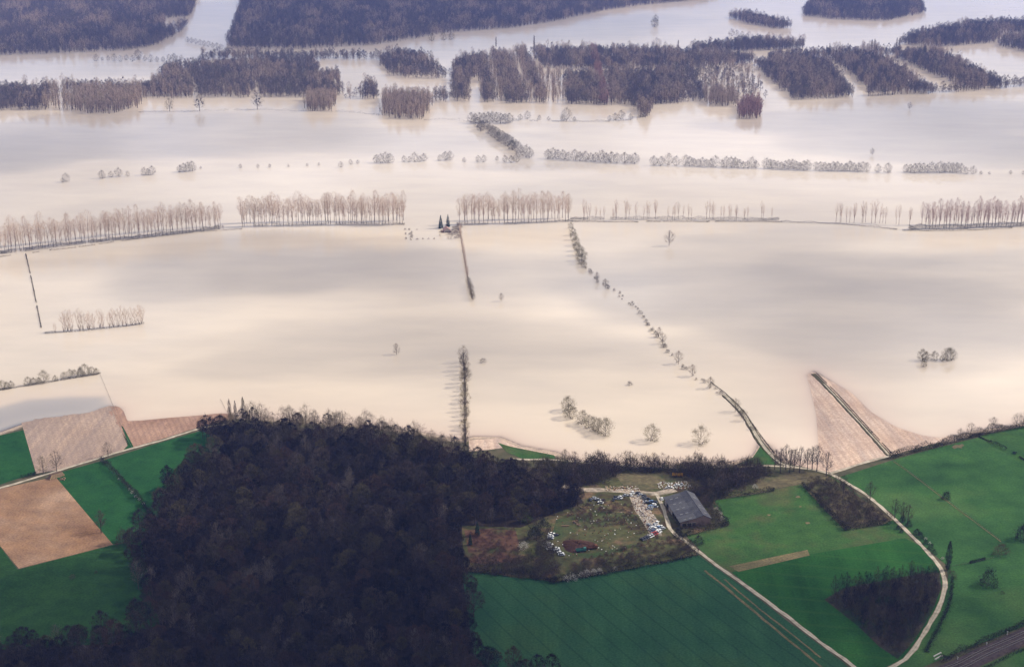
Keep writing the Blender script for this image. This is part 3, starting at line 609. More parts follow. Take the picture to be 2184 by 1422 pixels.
# those whose crown the view holds, nearest first
def seen(P):
    dx, dy, dz = P[:, 0], P[:, 1], 13 - CAM_H
    zc = dy * math.cos(PITCH) - dz * math.sin(PITCH); yc = dy * math.sin(PITCH) + dz * math.cos(PITCH)
    return (np.abs(dx / zc * FPX) < 1092) & (np.abs(yc / zc * FPX) < 711)
vis = np.where(seen(wp))[0]
near = set(vis[:300].tolist())
skin = []
for i, (x, y) in enumerate(wp):
    if i in near:
        thing_tree('woodland_tree', 'oak', x, y, 'bare grey brown broadleaf tree in the near part of the dark wood', 'bare trees of the dark wood', rnd.uniform(.68, 1.22), sz=rnd.uniform(.85, 1.12)) if rnd.random() > .09 else thing_tree('pale_tree', 'paletree', x, y, 'pale barked tree showing inside the dark wood', 'pale trees in the dark wood', rnd.uniform(.8, 1.2))
rest = wp[[i for i in range(len(wp)) if i not in near]]
fe = np.array([z for z in rest]); sd = sdist(fe)
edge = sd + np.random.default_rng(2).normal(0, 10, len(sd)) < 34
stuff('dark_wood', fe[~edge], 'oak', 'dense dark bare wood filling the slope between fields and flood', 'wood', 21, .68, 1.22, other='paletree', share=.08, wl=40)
stuff('sun_tinted_wood_edge', fe[edge], 'edge', 'tawny fringe of the dark wood along the water, sunlight put into its crown colour', 'wood', 22, .7, 1.15)  # paler crowns here carry the fringe's sunlight in their colour
print('wood trees', len(wp), 'seen', len(vis))

# ------------------------------------------------------------------ thickets
stuff('thicket', scatter_points(gps([(1115, 1006), (1200, 996), (1230, 990), (1400, 998), (1600, 998), (1640, 1010), (1560, 1052), (1520, 1066), (1505, 1040), (1430, 1010), (1330, 1006), (1290, 1034), (1230, 1034), (1190, 1022)], LZ), 4.6, 31), 'bush', 'brown bare thicket between the scrap yard and the flood', 'thicket', 31, .95, 1.8, tall=(.9, 1.5))
stuff('thicket', scatter_points(gps([(1715, 1035), (1765, 1018), (1800, 1034), (1905, 1112), (1880, 1120), (1805, 1130), (1768, 1100)], LZ), 4.2, 32), 'bush', 'triangular brown thicket beside the lane bend', 'thicket', 32, .55, .95)
stuff('thicket', scatter_points(gps([(1468, 1108), (1500, 1100), (1515, 1072), (1552, 1118), (1460, 1140), (1450, 1128)], LZ), 4.4, 33), 'bush', 'low scrub around the near end of the barn', 'thicket', 33, .5, .85)
stuff('thicket', scatter_points(gps([(1465, 1050), (1500, 1035), (1560, 1048), (1515, 1070), (1512, 1090)], LZ), 4.6, 34), 'bush', 'dark scrub pressed against the far side of the barn', 'thicket', 34, .9, 1.35)
stuff('thicket', scatter_points(gps([(1000, 1205), (1120, 1195), (1170, 1140), (1190, 1215), (1182, 1240), (1010, 1224)], LZ), 4.6, 35), 'bush', 'tangle of scrub in the corner of the heath by the crop field', 'thicket', 35, .7, 1.2)
stuff('bramble', scatter_points(gps([(1240, 1205), (1400, 1182), (1470, 1165), (1485, 1183), (1330, 1213), (1210, 1236)], LZ), 4.2, 36), 'bush', 'brown bramble belt on the lower edge of the scrap yard', 'thicket', 36, .45, .9)

stuff('heath_scrub', scatter_points(gps([(1000, 1135), (1100, 1130), (1112, 1190), (1010, 1200)], LZ), 4.5, 37), 'russet', 'russet dead bracken on the heath beside the wood', 'scrub', 37, .16, .50)
stuff('heath_scrub', scatter_points(gps([(1200, 1100), (1262, 1072), (1345, 1072), (1372, 1118), (1408, 1146), (1470, 1158), (1330, 1200), (1220, 1205), (1300, 1176), (1380, 1150), (1320, 1120), (1240, 1130)], LZ), 4.2, 38), 'russet', 'russet dead bracken scattered over the scrap yard', 'scrub', 38, .14, .48)
# young plantation inside the lane bend
sheet('plantation_floor', [(1758, 1278), (1800, 1254), (1880, 1238), (1955, 1224), (2004, 1220), (2008, 1255), (1985, 1310), (1950, 1365), (1915, 1405), (1875, 1378), (1830, 1335)], 'plantation_floor', 'dark brambly floor of the young plantation', 0.14, 'ground', 5)
stuff('bramble', scatter_points(gps([(1765, 1280), (1800, 1260), (1880, 1245), (1950, 1232), (2000, 1225), (2004, 1255), (1985, 1305), (1950, 1360), (1915, 1402), (1880, 1375), (1830, 1330)], LZ), 5.2, 44), 'bush', 'dark brambles under the young plantation trees', 'thicket', 44, .3, .75)
pp = scatter_points(gps([(1765, 1280), (1800, 1262), (1880, 1245), (1950, 1232), (2000, 1225), (2004, 1255), (1985, 1305), (1950, 1360), (1915, 1402), (1880, 1375), (1830, 1330)], LZ), 4.9, 41)
for x, y in pp: thing_tree('young_tree', 'sapling', x, y, 'slender dark young tree in the plantation inside the lane bend', 'young plantation trees', rnd.uniform(.75, 1.15))
print('plantation', len(pp))

# ------------------------------------------------------------------ far woods across the flood
FAR = [
 ('far_wood', 'faroak', 10, 'far bare wood at the end of the flood, left of the inlet', [(-120, 122), (0, 119), (130, 114), (280, 108), (335, 97), (385, 70), (400, 50), (372, 62), (352, 66), (350, 40), (405, 36), (420, 0), (425, -40), (-120, -40)]),
 ('far_wood', 'faroak', 10, 'far bare wood on the opposite shore, right of the inlet', [(484, 95), (498, 60), (515, 0), (520, -40), (1600, -40), (1500, 0), (1370, 12), (1290, 24), (1180, 47), (1100, 60), (960, 70), (880, 84), (800, 97), (730, 100), (640, 105), (495, 105)]),
 ('far_wood', 'faroak', 9, 'mixed bare wood standing in the flood behind the bushy bank', [(300, 205), (340, 170), (348, 150), (420, 142), (560, 134), (672, 132), (678, 160), (724, 165), (728, 203), (650, 208), (555, 208), (550, 178), (545, 178), (540, 208), (424, 208), (420, 175), (414, 175), (412, 208)]),
 ('far_wood', 'faroak', 8, 'flooded bare wood on the low bank at the left border', [(-100, 238), (95, 234), (112, 195), (-100, 190)]),
 ('far_wood', 'farpale', 8, 'fawn poplar wood on the low bank', [(152, 236), (200, 243), (240, 244), (298, 228), (302, 200), (170, 200)]),
 ('far_wood', 'faroak', 9, 'thin belt of bare trees between two sheets of water', [(90, 197), (330, 200), (335, 190), (90, 188)]),
 ('poplar_clump', 'farpale', 7, 'small fawn poplar clump on the flooded bank', [(652, 236), (708, 238), (716, 215), (655, 212)]),
 ('poplar_clump', 'farpale', 7.5, 'large rounded fawn poplar clump on the flooded bank', [(815, 246), (850, 254), (905, 256), (922, 215), (818, 210)]),
 ('far_wood', 'faroak', 9, 'wedge shaped bare wood with sharp corner in the flood', [(805, 128), (850, 116), (905, 122), (946, 160), (835, 163), (815, 140)]),
 ('far_wood', 'faroak', 9, 'little block of bare trees left of the poplar clump', [(776, 209), (801, 209), (804, 185), (778, 184)]),
 ('plantation_strip', 'faroak', 8, 'flooded tree strip, the first left of the white water gap', [(968, 217), (998, 217), (1000, 172), (1024, 163), (1042, 128), (992, 128), (966, 146)]),
 ('plantation_strip', 'faroak', 8, 'slanting flooded tree strip right of the white water gap', [(1030, 219), (1056, 219), (1045, 175), (1030, 135), (1023, 135), (1025, 170)]),
 ('plantation_strip', 'faroak', 8, 'broad slanting flooded tree strip with straight front', [(1078, 220), (1126, 221), (1106, 175), (1078, 122), (1052, 120), (1066, 172)]),
 ('plantation_strip', 'faroak', 8, 'narrow tree strip between two pale flooded clearings', [(1147, 221), (1162, 221), (1149, 172), (1118, 112), (1099, 112), (1131, 168)]),
 ('plantation_strip', 'faroak', 8.5, 'dark upper tree belt behind the slanting strips', [(1135, 112), (1260, 112), (1400, 112), (1610, 128), (1600, 138), (1450, 146), (1280, 148), (1160, 146)]),
 ('plantation_strip', 'faroak', 8, 'square flooded plantation beside the reddish tree row', [(1212, 222), (1290, 224), (1280, 180), (1262, 162), (1205, 165)]),
 ('plantation_strip', 'farred', 6, 'thin row of reddish trees cutting through the plantations', [(1283, 224), (1292, 224), (1283, 165), (1268, 112), (1262, 112), (1274, 165)]),
 ('plantation_strip', 'faroak', 8, 'wide flooded plantation right of the reddish row', [(1300, 224), (1385, 224), (1450, 222), (1440, 160), (1292, 158)]),
 ('plantation_strip', 'faroak', 8, 'bare sparse corner plantation tapering to the water', [(1362, 252), (1385, 250), (1390, 222), (1355, 222)]),
 ('plantation_strip', 'faroak', 17, 'thin young plantation with pale water showing between trees', [(1500, 213), (1640, 214), (1582, 142), (1470, 146)]),
 ('poplar_clump', 'farpale', 7.5, 'whitish poplar clump at the foot of the young plantation', [(1508, 226), (1570, 228), (1566, 206), (1505, 206)]),
 ('poplar_clump', 'farred', 7, 'reddish poplar clump standing out in the water', [(1576, 254), (1618, 255), (1622, 226), (1574, 224)]),
 ('plantation_strip', 'faroak', 8, 'dark slanted plantation block right of the empty clearing', [(1696, 214), (1820, 208), (1790, 170), (1758, 130), (1660, 132), (1608, 138), (1650, 178)]),
 ('plantation_strip', 'faroak', 8, 'dark slanted plantation strip with a white clearing at its foot', [(1855, 194), (1985, 197), (1930, 158), (1870, 122), (1770, 126), (1815, 160)]),
 ('plantation_strip', 'faroak', 8, 'thin edge of trees below the white clearing', [(1856, 206), (1935, 202), (1990, 199), (1985, 195), (1855, 202)]),
 ('plantation_strip', 'faroak', 8, 'dark slanted plantation tapering along the shore', [(1905, 122), (1990, 112), (2050, 140), (2140, 183), (2115, 188), (2060, 190), (2020, 170), (1990, 160)]),
 ('far_wood', 'faroak', 9, 'dark wood at the right border with a flat front', [(1915, 96), (2010, 101), (2146, 90), (2112, 72), (2300, 74), (2300, 45), (2060, 55), (1950, 76)]),
 ('island_wood', 'faroak', 9, 'wooded island alone in the far flood', [(1712, 34), (1780, 42), (1890, 46), (1975, 28), (1960, 0), (1730, 0)]),
 ('island_wood', 'faroak', 8, 'long thin wooded islet in the far flood', [(1553, 38), (1590, 34), (1645, 46), (1690, 60), (1660, 63), (1600, 52)]),
 ('sparse_wood', 'farpale', 15, 'thin pale trees standing in water between the slanting tree strips', [(1062, 220), (1075, 220), (1140, 221), (1210, 221), (1205, 165), (1140, 150), (1100, 125), (1050, 120), (1030, 130)]),
 ('sparse_wood', 'faroak', 10, 'grey belt of trees joining the wide plantation to the thin young one', [(1385, 222), (1500, 216), (1480, 148), (1400, 150)]),
 ('sparse_wood', 'farpale', 13, 'thin pale trees in the gap of the flooded left bank', [(95, 234), (155, 236), (170, 200), (110, 196)]),
 ('sparse_wood', 'farpale', 12, 'thin pale trees in front of the mixed flooded wood', [(300, 212), (410, 212), (412, 200), (300, 200)]),
 ('sparse_wood', 'faroak', 11, 'ragged trees along the water lane behind the mixed wood', [(430, 128), (800, 128), (800, 122), (430, 120)]),
 ('sparse_wood', 'faroak', 12, 'ragged trees round the little block left of the large poplar clump', [(735, 212), (812, 212), (812, 204), (735, 202)]),
 ('sparse_wood', 'faroak', 11, 'low trees along the straight water edge below the wedge wood', [(860, 168), (965, 168), (965, 164), (860, 163)]),
 ('sparse_wood', 'faroak', 11, 'dark scrub belt along the channel right of the wedge wood', [(925, 218), (968, 218), (968, 206), (925, 204)]),
 ('sparse_wood', 'faroak', 9, 'tree line closing the top of the slanted clearings', [(1640, 132), (1780, 124), (1920, 118), (1920, 110), (1760, 116), (1640, 124)]),
 ('sparse_wood', 'faroak', 9, 'dark tree line on the shore below the slanted clearings', [(1980, 201), (2110, 192), (2250, 180), (2250, 176), (2110, 187), (1980, 196)]),
 ('far_wood', 'faroak', 9, 'dark bank of trees leaving the right border downwards', [(2130, 100), (2184, 110), (2300, 130), (2300, 100), (2184, 84), (2140, 84)]),
 ('far_wood', 'faroak', 8, 'low belt of trees behind the dark plantations', [(1480, 112), (1560, 112), (1715, 104), (1715, 98), (1600, 90), (1560, 98), (1480, 104)]),
]
for k, (nm, kind, spc, lab, poly) in enumerate(FAR):
    P = scatter_points(gps(poly), spc * .93, 60 + k)
    g_ = soft_noise(P, 70, 160 + k); P = P[g_ > -1.35]                     # small clearings
    rg = np.random.default_rng(60 + k); P = P + rg.normal(0, 3.0, P.shape); P = P[rg.uniform(0, 1, len(P)) > .06]
    stuff(nm, P, kind, lab, 'wood', 60 + k, .62, 1.25, z=-.3, tall=(.8, 1.12), other='farpale' if kind == 'faroak' else None, share=.30 if 'strip' in nm else .16, wl=70 if 'strip' in nm else 120)

# ------------------------------------------------------------------ poplar rows across the flood
def along(pix, n, z=0.0):
    P = np.array(gps(pix, z)); d = np.r_[0, np.cumsum(np.linalg.norm(np.diff(P, axis=0), axis=1))]; s = np.linspace(0, d[-1], n)
    return np.c_[np.interp(s, d, P[:, 0]), np.interp(s, d, P[:, 1])]
def row(pix, n, kind, name, label, group, smin=.9, smax=1.1, jx=.8, jy=1.5, skip=0.02, cat='tree'):
    for x, y in along(pix, n):
        if rnd.random() < skip: continue
        thing_tree(name, kind, x + rnd.gauss(0, jx), y + rnd.gauss(0, jy), label, group, rnd.uniform(smin - .12, smax), cat=cat, sz=rnd.uniform(.88, 1.08)).rotation_euler = (rnd.gauss(0, .025), rnd.gauss(0, .025), rnd.uniform(0, 6.28))
G = 'poplars in rows across the flood'
row([(-8, 541), (54, 533), (219, 513), (337, 502), (468, 488)], 58, 'poplar', 'poplar_tree', 'pale bare poplar in the front line of the long left row', G)
row([(0, 530), (60, 523), (222, 504), (340, 493), (470, 482)], 46, 'poplar', 'poplar_tree', 'pale bare poplar in the back line of the long left row', G)
row([(515, 483), (700, 478), (860, 478)], 46, 'poplar', 'poplar_tree', 'pale bare poplar in the middle row, left of the flooded house', G, .98, 1.18)
row([(515, 475), (700, 471), (858, 471)], 36, 'poplar', 'poplar_tree', 'pale bare poplar in the second line left of the flooded house', G, .98, 1.15)
row([(980, 478), (1100, 475), (1212, 471)], 28, 'poplar', 'poplar_tree', 'pale bare poplar in the row right of the flooded house', G, .95, 1.15)
row([(990, 470), (1100, 467), (1210, 465)], 22, 'poplar', 'poplar_tree', 'pale bare poplar in the second line right of the flooded house', G, .95, 1.12)
row([(1972, 487), (2080, 485), (2190, 480)], 30, 'rosy', 'poplar_tree', 'rosy bare poplar in the dense right hand row', G, .9, 1.05)
row([(1968, 479), (2080, 478), (2190, 474)], 20, 'rosy', 'poplar_tree', 'rosy bare poplar in the second line of the dense right hand row', G, .9, 1.02)
row([(1230, 470), (1350, 468), (1500, 468), (1650, 470)], 62, 'thin', 'young_poplar', 'thin faint young poplar behind the low black hedge', 'thin young poplars', .7, 1.0, 4, 2, .2)
row([(1775, 474), (1850, 475), (1945, 480)], 24, 'thin', 'young_poplar', 'thin faint poplar in the gappy row before the rosy poplars', 'thin young poplars', .9, 1.15, 2, 2, .08)
for k, (pix, lab, d, h, gap) in enumerate([
  ([(0, 541), (54, 535), (219, 515), (330, 505), (468, 488), (515, 483)], 'grey undergrowth beneath the long left poplar row', 55, 4.0, .12),
  ([(515, 483), (700, 479), (862, 479)], 'grey undergrowth beneath the middle poplar row', 22, 2.4, .35),
  ([(975, 480), (1100, 477), (1215, 472)], 'grey undergrowth beneath the poplars right of the house', 24, 2.6, .2),
  ([(1218, 468), (1400, 468), (1660, 470)], 'grey undergrowth among the thin young poplars', 30, 3.6, .2),
  ([(1940, 489), (2060, 486), (2190, 482)], 'bluish undergrowth beneath the rosy poplar row', 60, 5.0, .05)]):
    hedge('undergrowth', pix, lab, h, 9.0, 'under_crown', d, gap, 10 + k, .13, 1.1, 'undergrowth')
hedge('hedge', [(0, 548), (54, 541), (170, 527), (300, 509), (420, 496), (515, 489)], 'thin dark flooded hedge in front of the long left poplar row', 1.3, 1.6, 'hedge_crown', 12, .28, 31)
hedge('hedge', [(1218, 473), (1290, 474), (1360, 474)], 'black flooded hedge right of the last poplar row', 1.6, 2.0, 'hedge_crown', 18, .05, 32)
hedge('hedge', [(1380, 473), (1512, 474)], 'black flooded hedge between two gaps in the water', 1.6, 2.0, 'hedge_crown', 18, .1, 33)
hedge('hedge', [(1526, 473), (1640, 474), (1700, 475), (1800, 479), (1912, 490)], 'long black flooded hedge bending down to the rosy poplars', 1.9, 2.2, 'hedge_crown', 18, .08, 34)
hedge('hedge', [(1926, 492), (1985, 493), (2060, 492), (2120, 489), (2158, 487)], 'black flooded hedge in front of the rosy poplars', 1.9, 2.4, 'hedge_crown', 18, .06, 35)
hedge('hedge', [(55, 543), (68, 600), (80, 660), (88, 699)], 'thin dark line of flooded fence scrub leaving the long left row', 1.3, 1.2, 'hedge_crown', 14, .1, 36)
# flooded row at left
hedge('hedge', [(97, 711), (200, 704), (300, 692), (306, 690)], 'dark flooded hedge line under the fan shaped trees', 1.3, 1.3, 'hedge_crown', 16, .03, 37)
for px_, py_ in [(118, 709), (137, 707), (145, 706), (152, 706), (170, 704), (177, 703), (188, 702), (191, 702), (200, 701), (214, 700), (220, 700), (234, 698), (242, 697), (252, 696), (262, 695), (270, 694), (280, 693), (290, 692), (298, 691), (303, 690)]:
    tree_px('flooded_tree', 'fan', px_, py_, 'fan shaped bare tree on the short flooded hedge line', 'fan shaped trees on the flooded hedge', rnd.uniform(.7, 1.05) if px_ > 120 else .45)
hedge('hedge', [(-30, 838), (0, 832), (100, 816), (212, 797)], 'dark flooded hedge above the stubble field', 1.5, 1.4, 'hedge_crown', 18, .02, 38)
for px_, py_, s in [(5, 830, .7), (15, 829, .6), (24, 827, .6), (60, 821, .7), (72, 820, .6), (83, 818, .5), (94, 816, .95), (118, 812, .5), (136, 808, .6), (150, 806, .7), (160, 804, .6), (172, 802, .7), (181, 801, 1.0), (196, 799, .7), (206, 798, .55)]:
    tree_px('flooded_bush', 'willow', px_, py_, 'greyish leafless bush along the flooded hedge above the stubble', 'bushes on the hedge above the stubble', s * .8, cat='bush')

# ------------------------------------------------------------------ flooded hedgerow trees
for px_, py_, s in [(1217, 487, .6), (1221, 502, .8), (1224, 512, .8), (1228, 524, .9), (1230, 535, .9), (1236, 545, 1.0), (1240, 556, 1.1), (1240, 563, .9), (1245, 570, .7)]:
    tree_px('hedgerow_tree', 'willow', px_, py_, 'bare tree in the close upper end of the slanting flooded hedgerow', 'slanting flooded hedgerow', s * .85)
for px_, py_, s in [(1273, 599, .75), (1291, 615, .8), (1322, 626, .5), (1328, 632, .4), (1356, 655, .35), (1378, 686, .6), (1383, 694, .6), (1392, 704, .55), (1398, 712, .7), (1405, 718, .75), (1413, 733, .8), (1417, 741, .7), (1447, 776, .95), (1456, 787, .5), (1476, 802, .85)]:
    tree_px('hedgerow_tree', 'round' if s > .7 else 'bush', px_, py_, 'bare tree in the gappy lower part of the slanting flooded hedgerow', 'slanting flooded hedgerow', s * (.75 if s > .7 else 1.1))
for px_, py_, s in [(1514, 828, .85), (1568, 878, .9), (1580, 885, .6), (1586, 897, .75), (1605, 913, .6)]:
    tree_px('hedgerow_tree', 'round' if s > .7 else 'bush', px_, py_, 'small bare tree on the flooded end of the causeway lane', 'trees on the causeway', s * .72 if s > .7 else s * 1.4)
for px_, py_, s in [(1212, 876, 1.05), (1215, 891, 1.0), (1242, 901, .95), (1256, 908, .8), (1266, 913, .8), (1276, 918, .85), (1291, 925, 1.1)]:
    tree_px('flooded_willow', 'willow', px_, py_, 'olive rounded willow in the curved clump off the shore', 'curved clump of willows', s * .9)
tree_px('flooded_willow', 'willow', 1390, 937, 'single olive willow with its shadow, beside the curved clump', None, .95, var=1)
tree_px('flooded_willow', 'willow', 1494, 943, 'single olive willow with radiating stems, next to the causeway', None, .95, var=2)
for px_, py_, s in [(1967, 768, .85), (1974, 769, .75), (1992, 768, .7), (2010, 769, .5), (2020, 768, .9), (2027, 767, .9), (1970, 782, .5)]:
    tree_px('flooded_tree', 'willow', px_, py_, 'dark tree in the little clump alone on the right hand flood', 'little dark clump in the flood', s * .85)
tree_px('flooded_tree', 'round', 1427, 524, 'tall dark tree alone in the flood below the black hedges', None, 1.0)
tree_px('flooded_tree', 'round', 846, 756, 'small tree alone in the open flood, left of the near tree row', None, .62)
tree_px('flooded_tree', 'round', 1069, 642, 'faint small tree alone beside the end of the house row', None, .5)
tree_px('flooded_bush', 'bush', 1030, 773, 'tiny bush next to the top of the near tree row', None, .9, cat='bush')
tree_px('flooded_bush', 'bush', 1343, 821, 'tiny bush alone above the curved willow clump', None, .8, cat='bush')
tree_px('flooded_tree', 'round', 1940, 234, 'small dark tree alone off the far plantations', None, .75)
tree_px('flooded_tree', 'round', 1860, 331, 'tiny tree alone above the far hedgerow', None, .6)
tree_px('flooded_tree', 'willow', 1396, 58, 'broad dark tree alone on the farthest water', None, 1.6)
for px_, py_ in [(921, 88), (946, 86), (962, 85), (1398, 47)]:
    tree_px('flooded_tree', 'willow', px_, py_, 'dark tree on the far channel before the opposite wood', 'trees on the far channel', 1.2)
for k in range(34):
    t = k / 33; px_ = np.interp(t, [0, .2, .4, .6, .8, 1], [1250, 1295, 1360, 1415, 1480, 1540]) + rnd.uniform(-4, 4); py_ = np.interp(t, [0, .2, .4, .6, .8, 1], [575, 614, 660, 738, 804, 842]) + rnd.uniform(-4, 4)
    tree_px('flooded_bush', 'bush', px_, py_, 'small bush between the trees of the slanting flooded hedgerow', 'bushes of the slanting hedgerow', rnd.uniform(.3, .85), cat='bush')
# near row standing in the water up to the shore
for k, (px_, py_) in enumerate(zip(np.interp(np.linspace(0, 1, 21), [0, .5, 1], [990, 992, 992]), 772 + (948 - 772) * np.linspace(0, 1, 21) ** 1.0)):
    s = [1.0, .8, .95, .9, .8, .9, 1.0, .6, .7, .6][k % 10] * (.85 if k < 10 else .68)
    tree_px('row_tree', ['round', 'willow', 'tall'][k % 3] if k > 1 else 'round', px_ + rnd.uniform(-3, 3), py_, 'bare tree in the straight row running from the shore into the flood', 'straight row off the shore', s * 1.0)
hedge('hedge', [(991, 775), (992, 860), (992, 950)], 'dark hedge line at the foot of the straight tree row', 1.8, 1.6, 'hedge_crown', 14, .05, 39)
# row below the house
for k in range(30):
    t = k / 29; px_ = np.interp(t, [0, .35, .7, 1], [981, 989, 997, 1009]); py_ = 500 + (641 - 500) * t
    tree_px('row_tree', 'thin' if t < .75 else 'round', px_, py_, 'slim reddish bare tree in the row leading away from the flooded house', 'row leading from the house', (rnd.uniform(.5, .65) if t < .75 else rnd.uniform(.45, .6)))
hedge('hedge', [(981, 495), (989, 545), (998, 595), (1007, 640)], 'dark hedge at the foot of the row leading from the house', 2.6, 2.2, 'russet_bush', 18, .02, 40, stems='bark')

# far tree lines (y ~ 345)
def clump(pts, label, group, kind='greywillow', name='hedgerow_tree'):
    for px_, py_, s in pts: tree_px(name, kind, px_, py_, label, group, s)
lin = [(1168 + 11.5 * i + rnd.uniform(-3, 3), 339 + 10 * i / 15 + rnd.uniform(-1, 1), rnd.uniform(.8, 1.25)) for i in range(17)]
clump(lin, 'grey round tree in the far hedgerow right of the slanting tree line', 'far flooded hedgerow')
lin = [(x, 352 + (x - 1390) / 500 * 16 + rnd.uniform(-1, 1), rnd.uniform(.75, 1.15)) for x in list(range(1394, 1445, 16)) + list(range(1462, 1530, 9)) + list(range(1540, 1620, 9)) + list(range(1634, 1730, 8)) + list(range(1740, 1856, 9)) + [1872, 1893]]
clump(lin, 'grey round tree in the long middle part of the far hedgerow', 'far flooded hedgerow')
lin = [(x, 368 + rnd.uniform(-1, 1), rnd.uniform(.8, 1.1)) for x in range(1932, 2050, 9)] + [(2060, 371, .7), (2075, 371, .8), (2092, 372, .4), (2110, 372, .3), (2155, 371, .4), (2182, 372, .4)]
clump(lin, 'grey round tree in the far hedgerow past its last wide gap', 'far flooded hedgerow')
lin = [(803, 347, .9), (812, 348, .9), (822, 347, 1.0), (832, 348, 1.0), (862, 345, .6), (873, 346, .6), (884, 345, .9), (895, 345, .6), (904, 344, .9), (938, 343, .6), (950, 342, 1.0), (960, 342, .9), (990, 346, .5), (1020, 346, .7), (1032, 346, .7), (1077, 346, .8), (1090, 347, .8), (1101, 346, .9), (1060, 342, .5)]
clump(lin, 'small grey tree in the broken line left of the slanting trees', 'broken flooded tree line')
lin = [(134, 389, .5), (141, 388, .8), (218, 381, .9), (237, 378, .6), (253, 377, .9), (272, 376, .5), (308, 374, .8), (316, 373, .7), (325, 373, .9), (384, 367, .8), (392, 367, .9), (401, 366, .9), (410, 365, 1.1), (428, 360, .3), (513, 358, .45), (550, 358, .4), (575, 357, .4), (727, 357, .6), (748, 351, .5), (763, 349, .4), (655, 354, .3), (680, 353, .3), (615, 356, .3)]
clump(lin, 'pale little tree in the widely spaced flooded line at the left', 'widely spaced flooded line')
lin = [(1015 + 7.5 * i + rnd.uniform(-5, 5), 273 + 4.4 * i + rnd.uniform(-2, 2), rnd.uniform(.9, 1.3)) for i in range(16)] + [(1030 + 7 * i, 272 + 4.4 * i, 1.0) for i in range(11)]
clump(lin, 'grey tree in the slanting line between the two far hedgerows', 'slanting far tree line')
lin = [(1005 + 9 * i, 262 + 2 * math.sin(i), 1.3) for i in range(10)]
clump(lin, 'dark tree in the dense islet at the head of the slanting line', 'dense dark islet')
lin = [(1110, 256, .7), (1125, 254, .9), (1150, 256, .6), (1170, 257, .5), (1200, 258, .8), (1208, 257, 1.4), (1225, 259, .6), (1300, 257, .6), (1312, 256, .9), (1325, 255, 1.2), (1345, 255, .7), (1370, 250, 1.3)]
clump(lin, 'dark tree on the thin bank in front of the slanting plantations', 'trees on the thin far bank')
hedge('hedge', [(1092, 258), (1200, 260), (1300, 260), (1360, 256)], 'thin scrub bank in front of the slanting plantations', 2.5, 3, 'hedge_crown', 10, .25, 41, tw=.3)
hedge('hedge', [(296, 240), (430, 238), (550, 235), (650, 238), (740, 240), (810, 247)], 'low scrub bank with few trees across the far flood', 3.0, 3, 'under_crown', 14, .15, 42, tw=.25)
hedge('hedge', [(905, 257), (960, 256), (1010, 262)], 'low pale reeds right of the rounded poplar clump', 3.0, 3, 'under_crown', 14, .1, 43, tw=.25)
clump([(362, 238, 1.3)], 'plain grey tree standing on the low scrub bank', None, 'round')
for px_, py_, lab_ in [(426, 237, 'dark tree full of mistletoe on the low scrub bank, the fuller one'), (549, 234, 'dark tree with mistletoe on the low scrub bank near the far poplar clump')]:
    e_ = tree_px('flooded_tree', 'round', px_, py_, lab_, None, 1.6)
    rg_ = np.random.default_rng(int(px_))
    for q_ in range(9):
        m_ = MB(); m_.twigs(rg_.normal(0, .3, (60, 3)), rg_.normal(0, 1, (60, 3)), .9, .3, rg_); a_ = rg_.uniform(0, 6.28); r_ = rg_.uniform(1.5, 5)
        link('mistletoe', m_.mesh('mistletoe', ['dark_bush']), e_, (r_ * math.cos(a_), r_ * math.sin(a_), rg_.uniform(6, 14)))
lin = [(x, 130 + rnd.uniform(-2, 3), rnd.uniform(.6, 1.1)) for x in range(205, 400, 13)] + [(295, 126, 1.6), (372, 134, 1.5)]
clump(lin, 'dark tree in the thin line crossing the far left water', 'thin line on the far left water')
lin = [(400 + 9 * i, 90 + 2 * i, .9) for i in range(9)] + [(x, 124 + rnd.uniform(-2, 2), .9) for x in range(430, 800, 26)]
clump(lin, 'dark small tree on the far inlet', 'small trees on the far inlet')
lin = [(1560 + 11 * i, 76 + 2.4 * i + rnd.uniform(-2, 2), rnd.uniform(.9, 1.3)) for i in range(14)]
clump(lin, 'dark small tree in the line behind the dark plantations', 'line behind the dark plantations')
for px_, py_, s in [(1762, 124, 1.2), (1768, 122, 1.3), (1790, 122, 1.0), (1858, 113, 1.3), (1864, 112, 1.3), (1912, 102, 1.0), (1918, 104, 1.0), (1058, 100, 1.0), (1139, 104, 1.3), (1446, 112, 1.2)]:
    tree_px('spire_poplar', 'spire', px_, py_, 'far dark upright poplar rising over the plantations', 'far upright poplars', s * 1.3)

# ------------------------------------------------------------------ near hedges and trees
hedge('hedge', [(217, 984), (255, 1022), (290, 1060), (334, 1112)], 'dark hedge with white blossom between the two left green fields', 2.4, 2.6, 'dark_bush', 34, .02, 51)
for px_, py_, s in [(277, 1045, .42), (283, 1052, .5), (290, 1060, .42), (297, 1066, .38), (306, 1075, .38), (253, 1022, .3)]:
    tree_px('blossom_bush', 'blossom', px_, py_, 'white blossoming bush in the dark hedge between green fields', 'blossom in the left hedge', s, cat='bush')
hedge('hedge', [(-30, 1045), (20, 1028), (75, 1012)], 'low dark hedge along the lane by the small green field', 1.3, 1.6, 'dark_bush', 20, .25, 52)
tree_px('lane_tree', 'round', 93, 1011, 'bare round tree on the lane by the log pile, the lower of two', None, .8)
tree_px('lane_tree', 'round', 121, 1005, 'bare round tree on the lane by the log pile, the upper of two', None, .9)
tree_px('lane_tree', 'round', 231, 975, 'bare tree on the lane where the blossoming hedge begins', None, .7)
tree_px('field_tree', 'tall', 216, 1136, 'thin bare tree at the edge of the brown field', None, .85)
tree_px('field_bush', 'russet', 262, 1160, 'big purplish bare bush at the corner of the brown field', None, 1.0, cat='bush', sz=1.6)
tree_px('field_bush', 'bush', 155, 1233, 'small dark bush in the lower left pasture', None, .55, cat='bush')
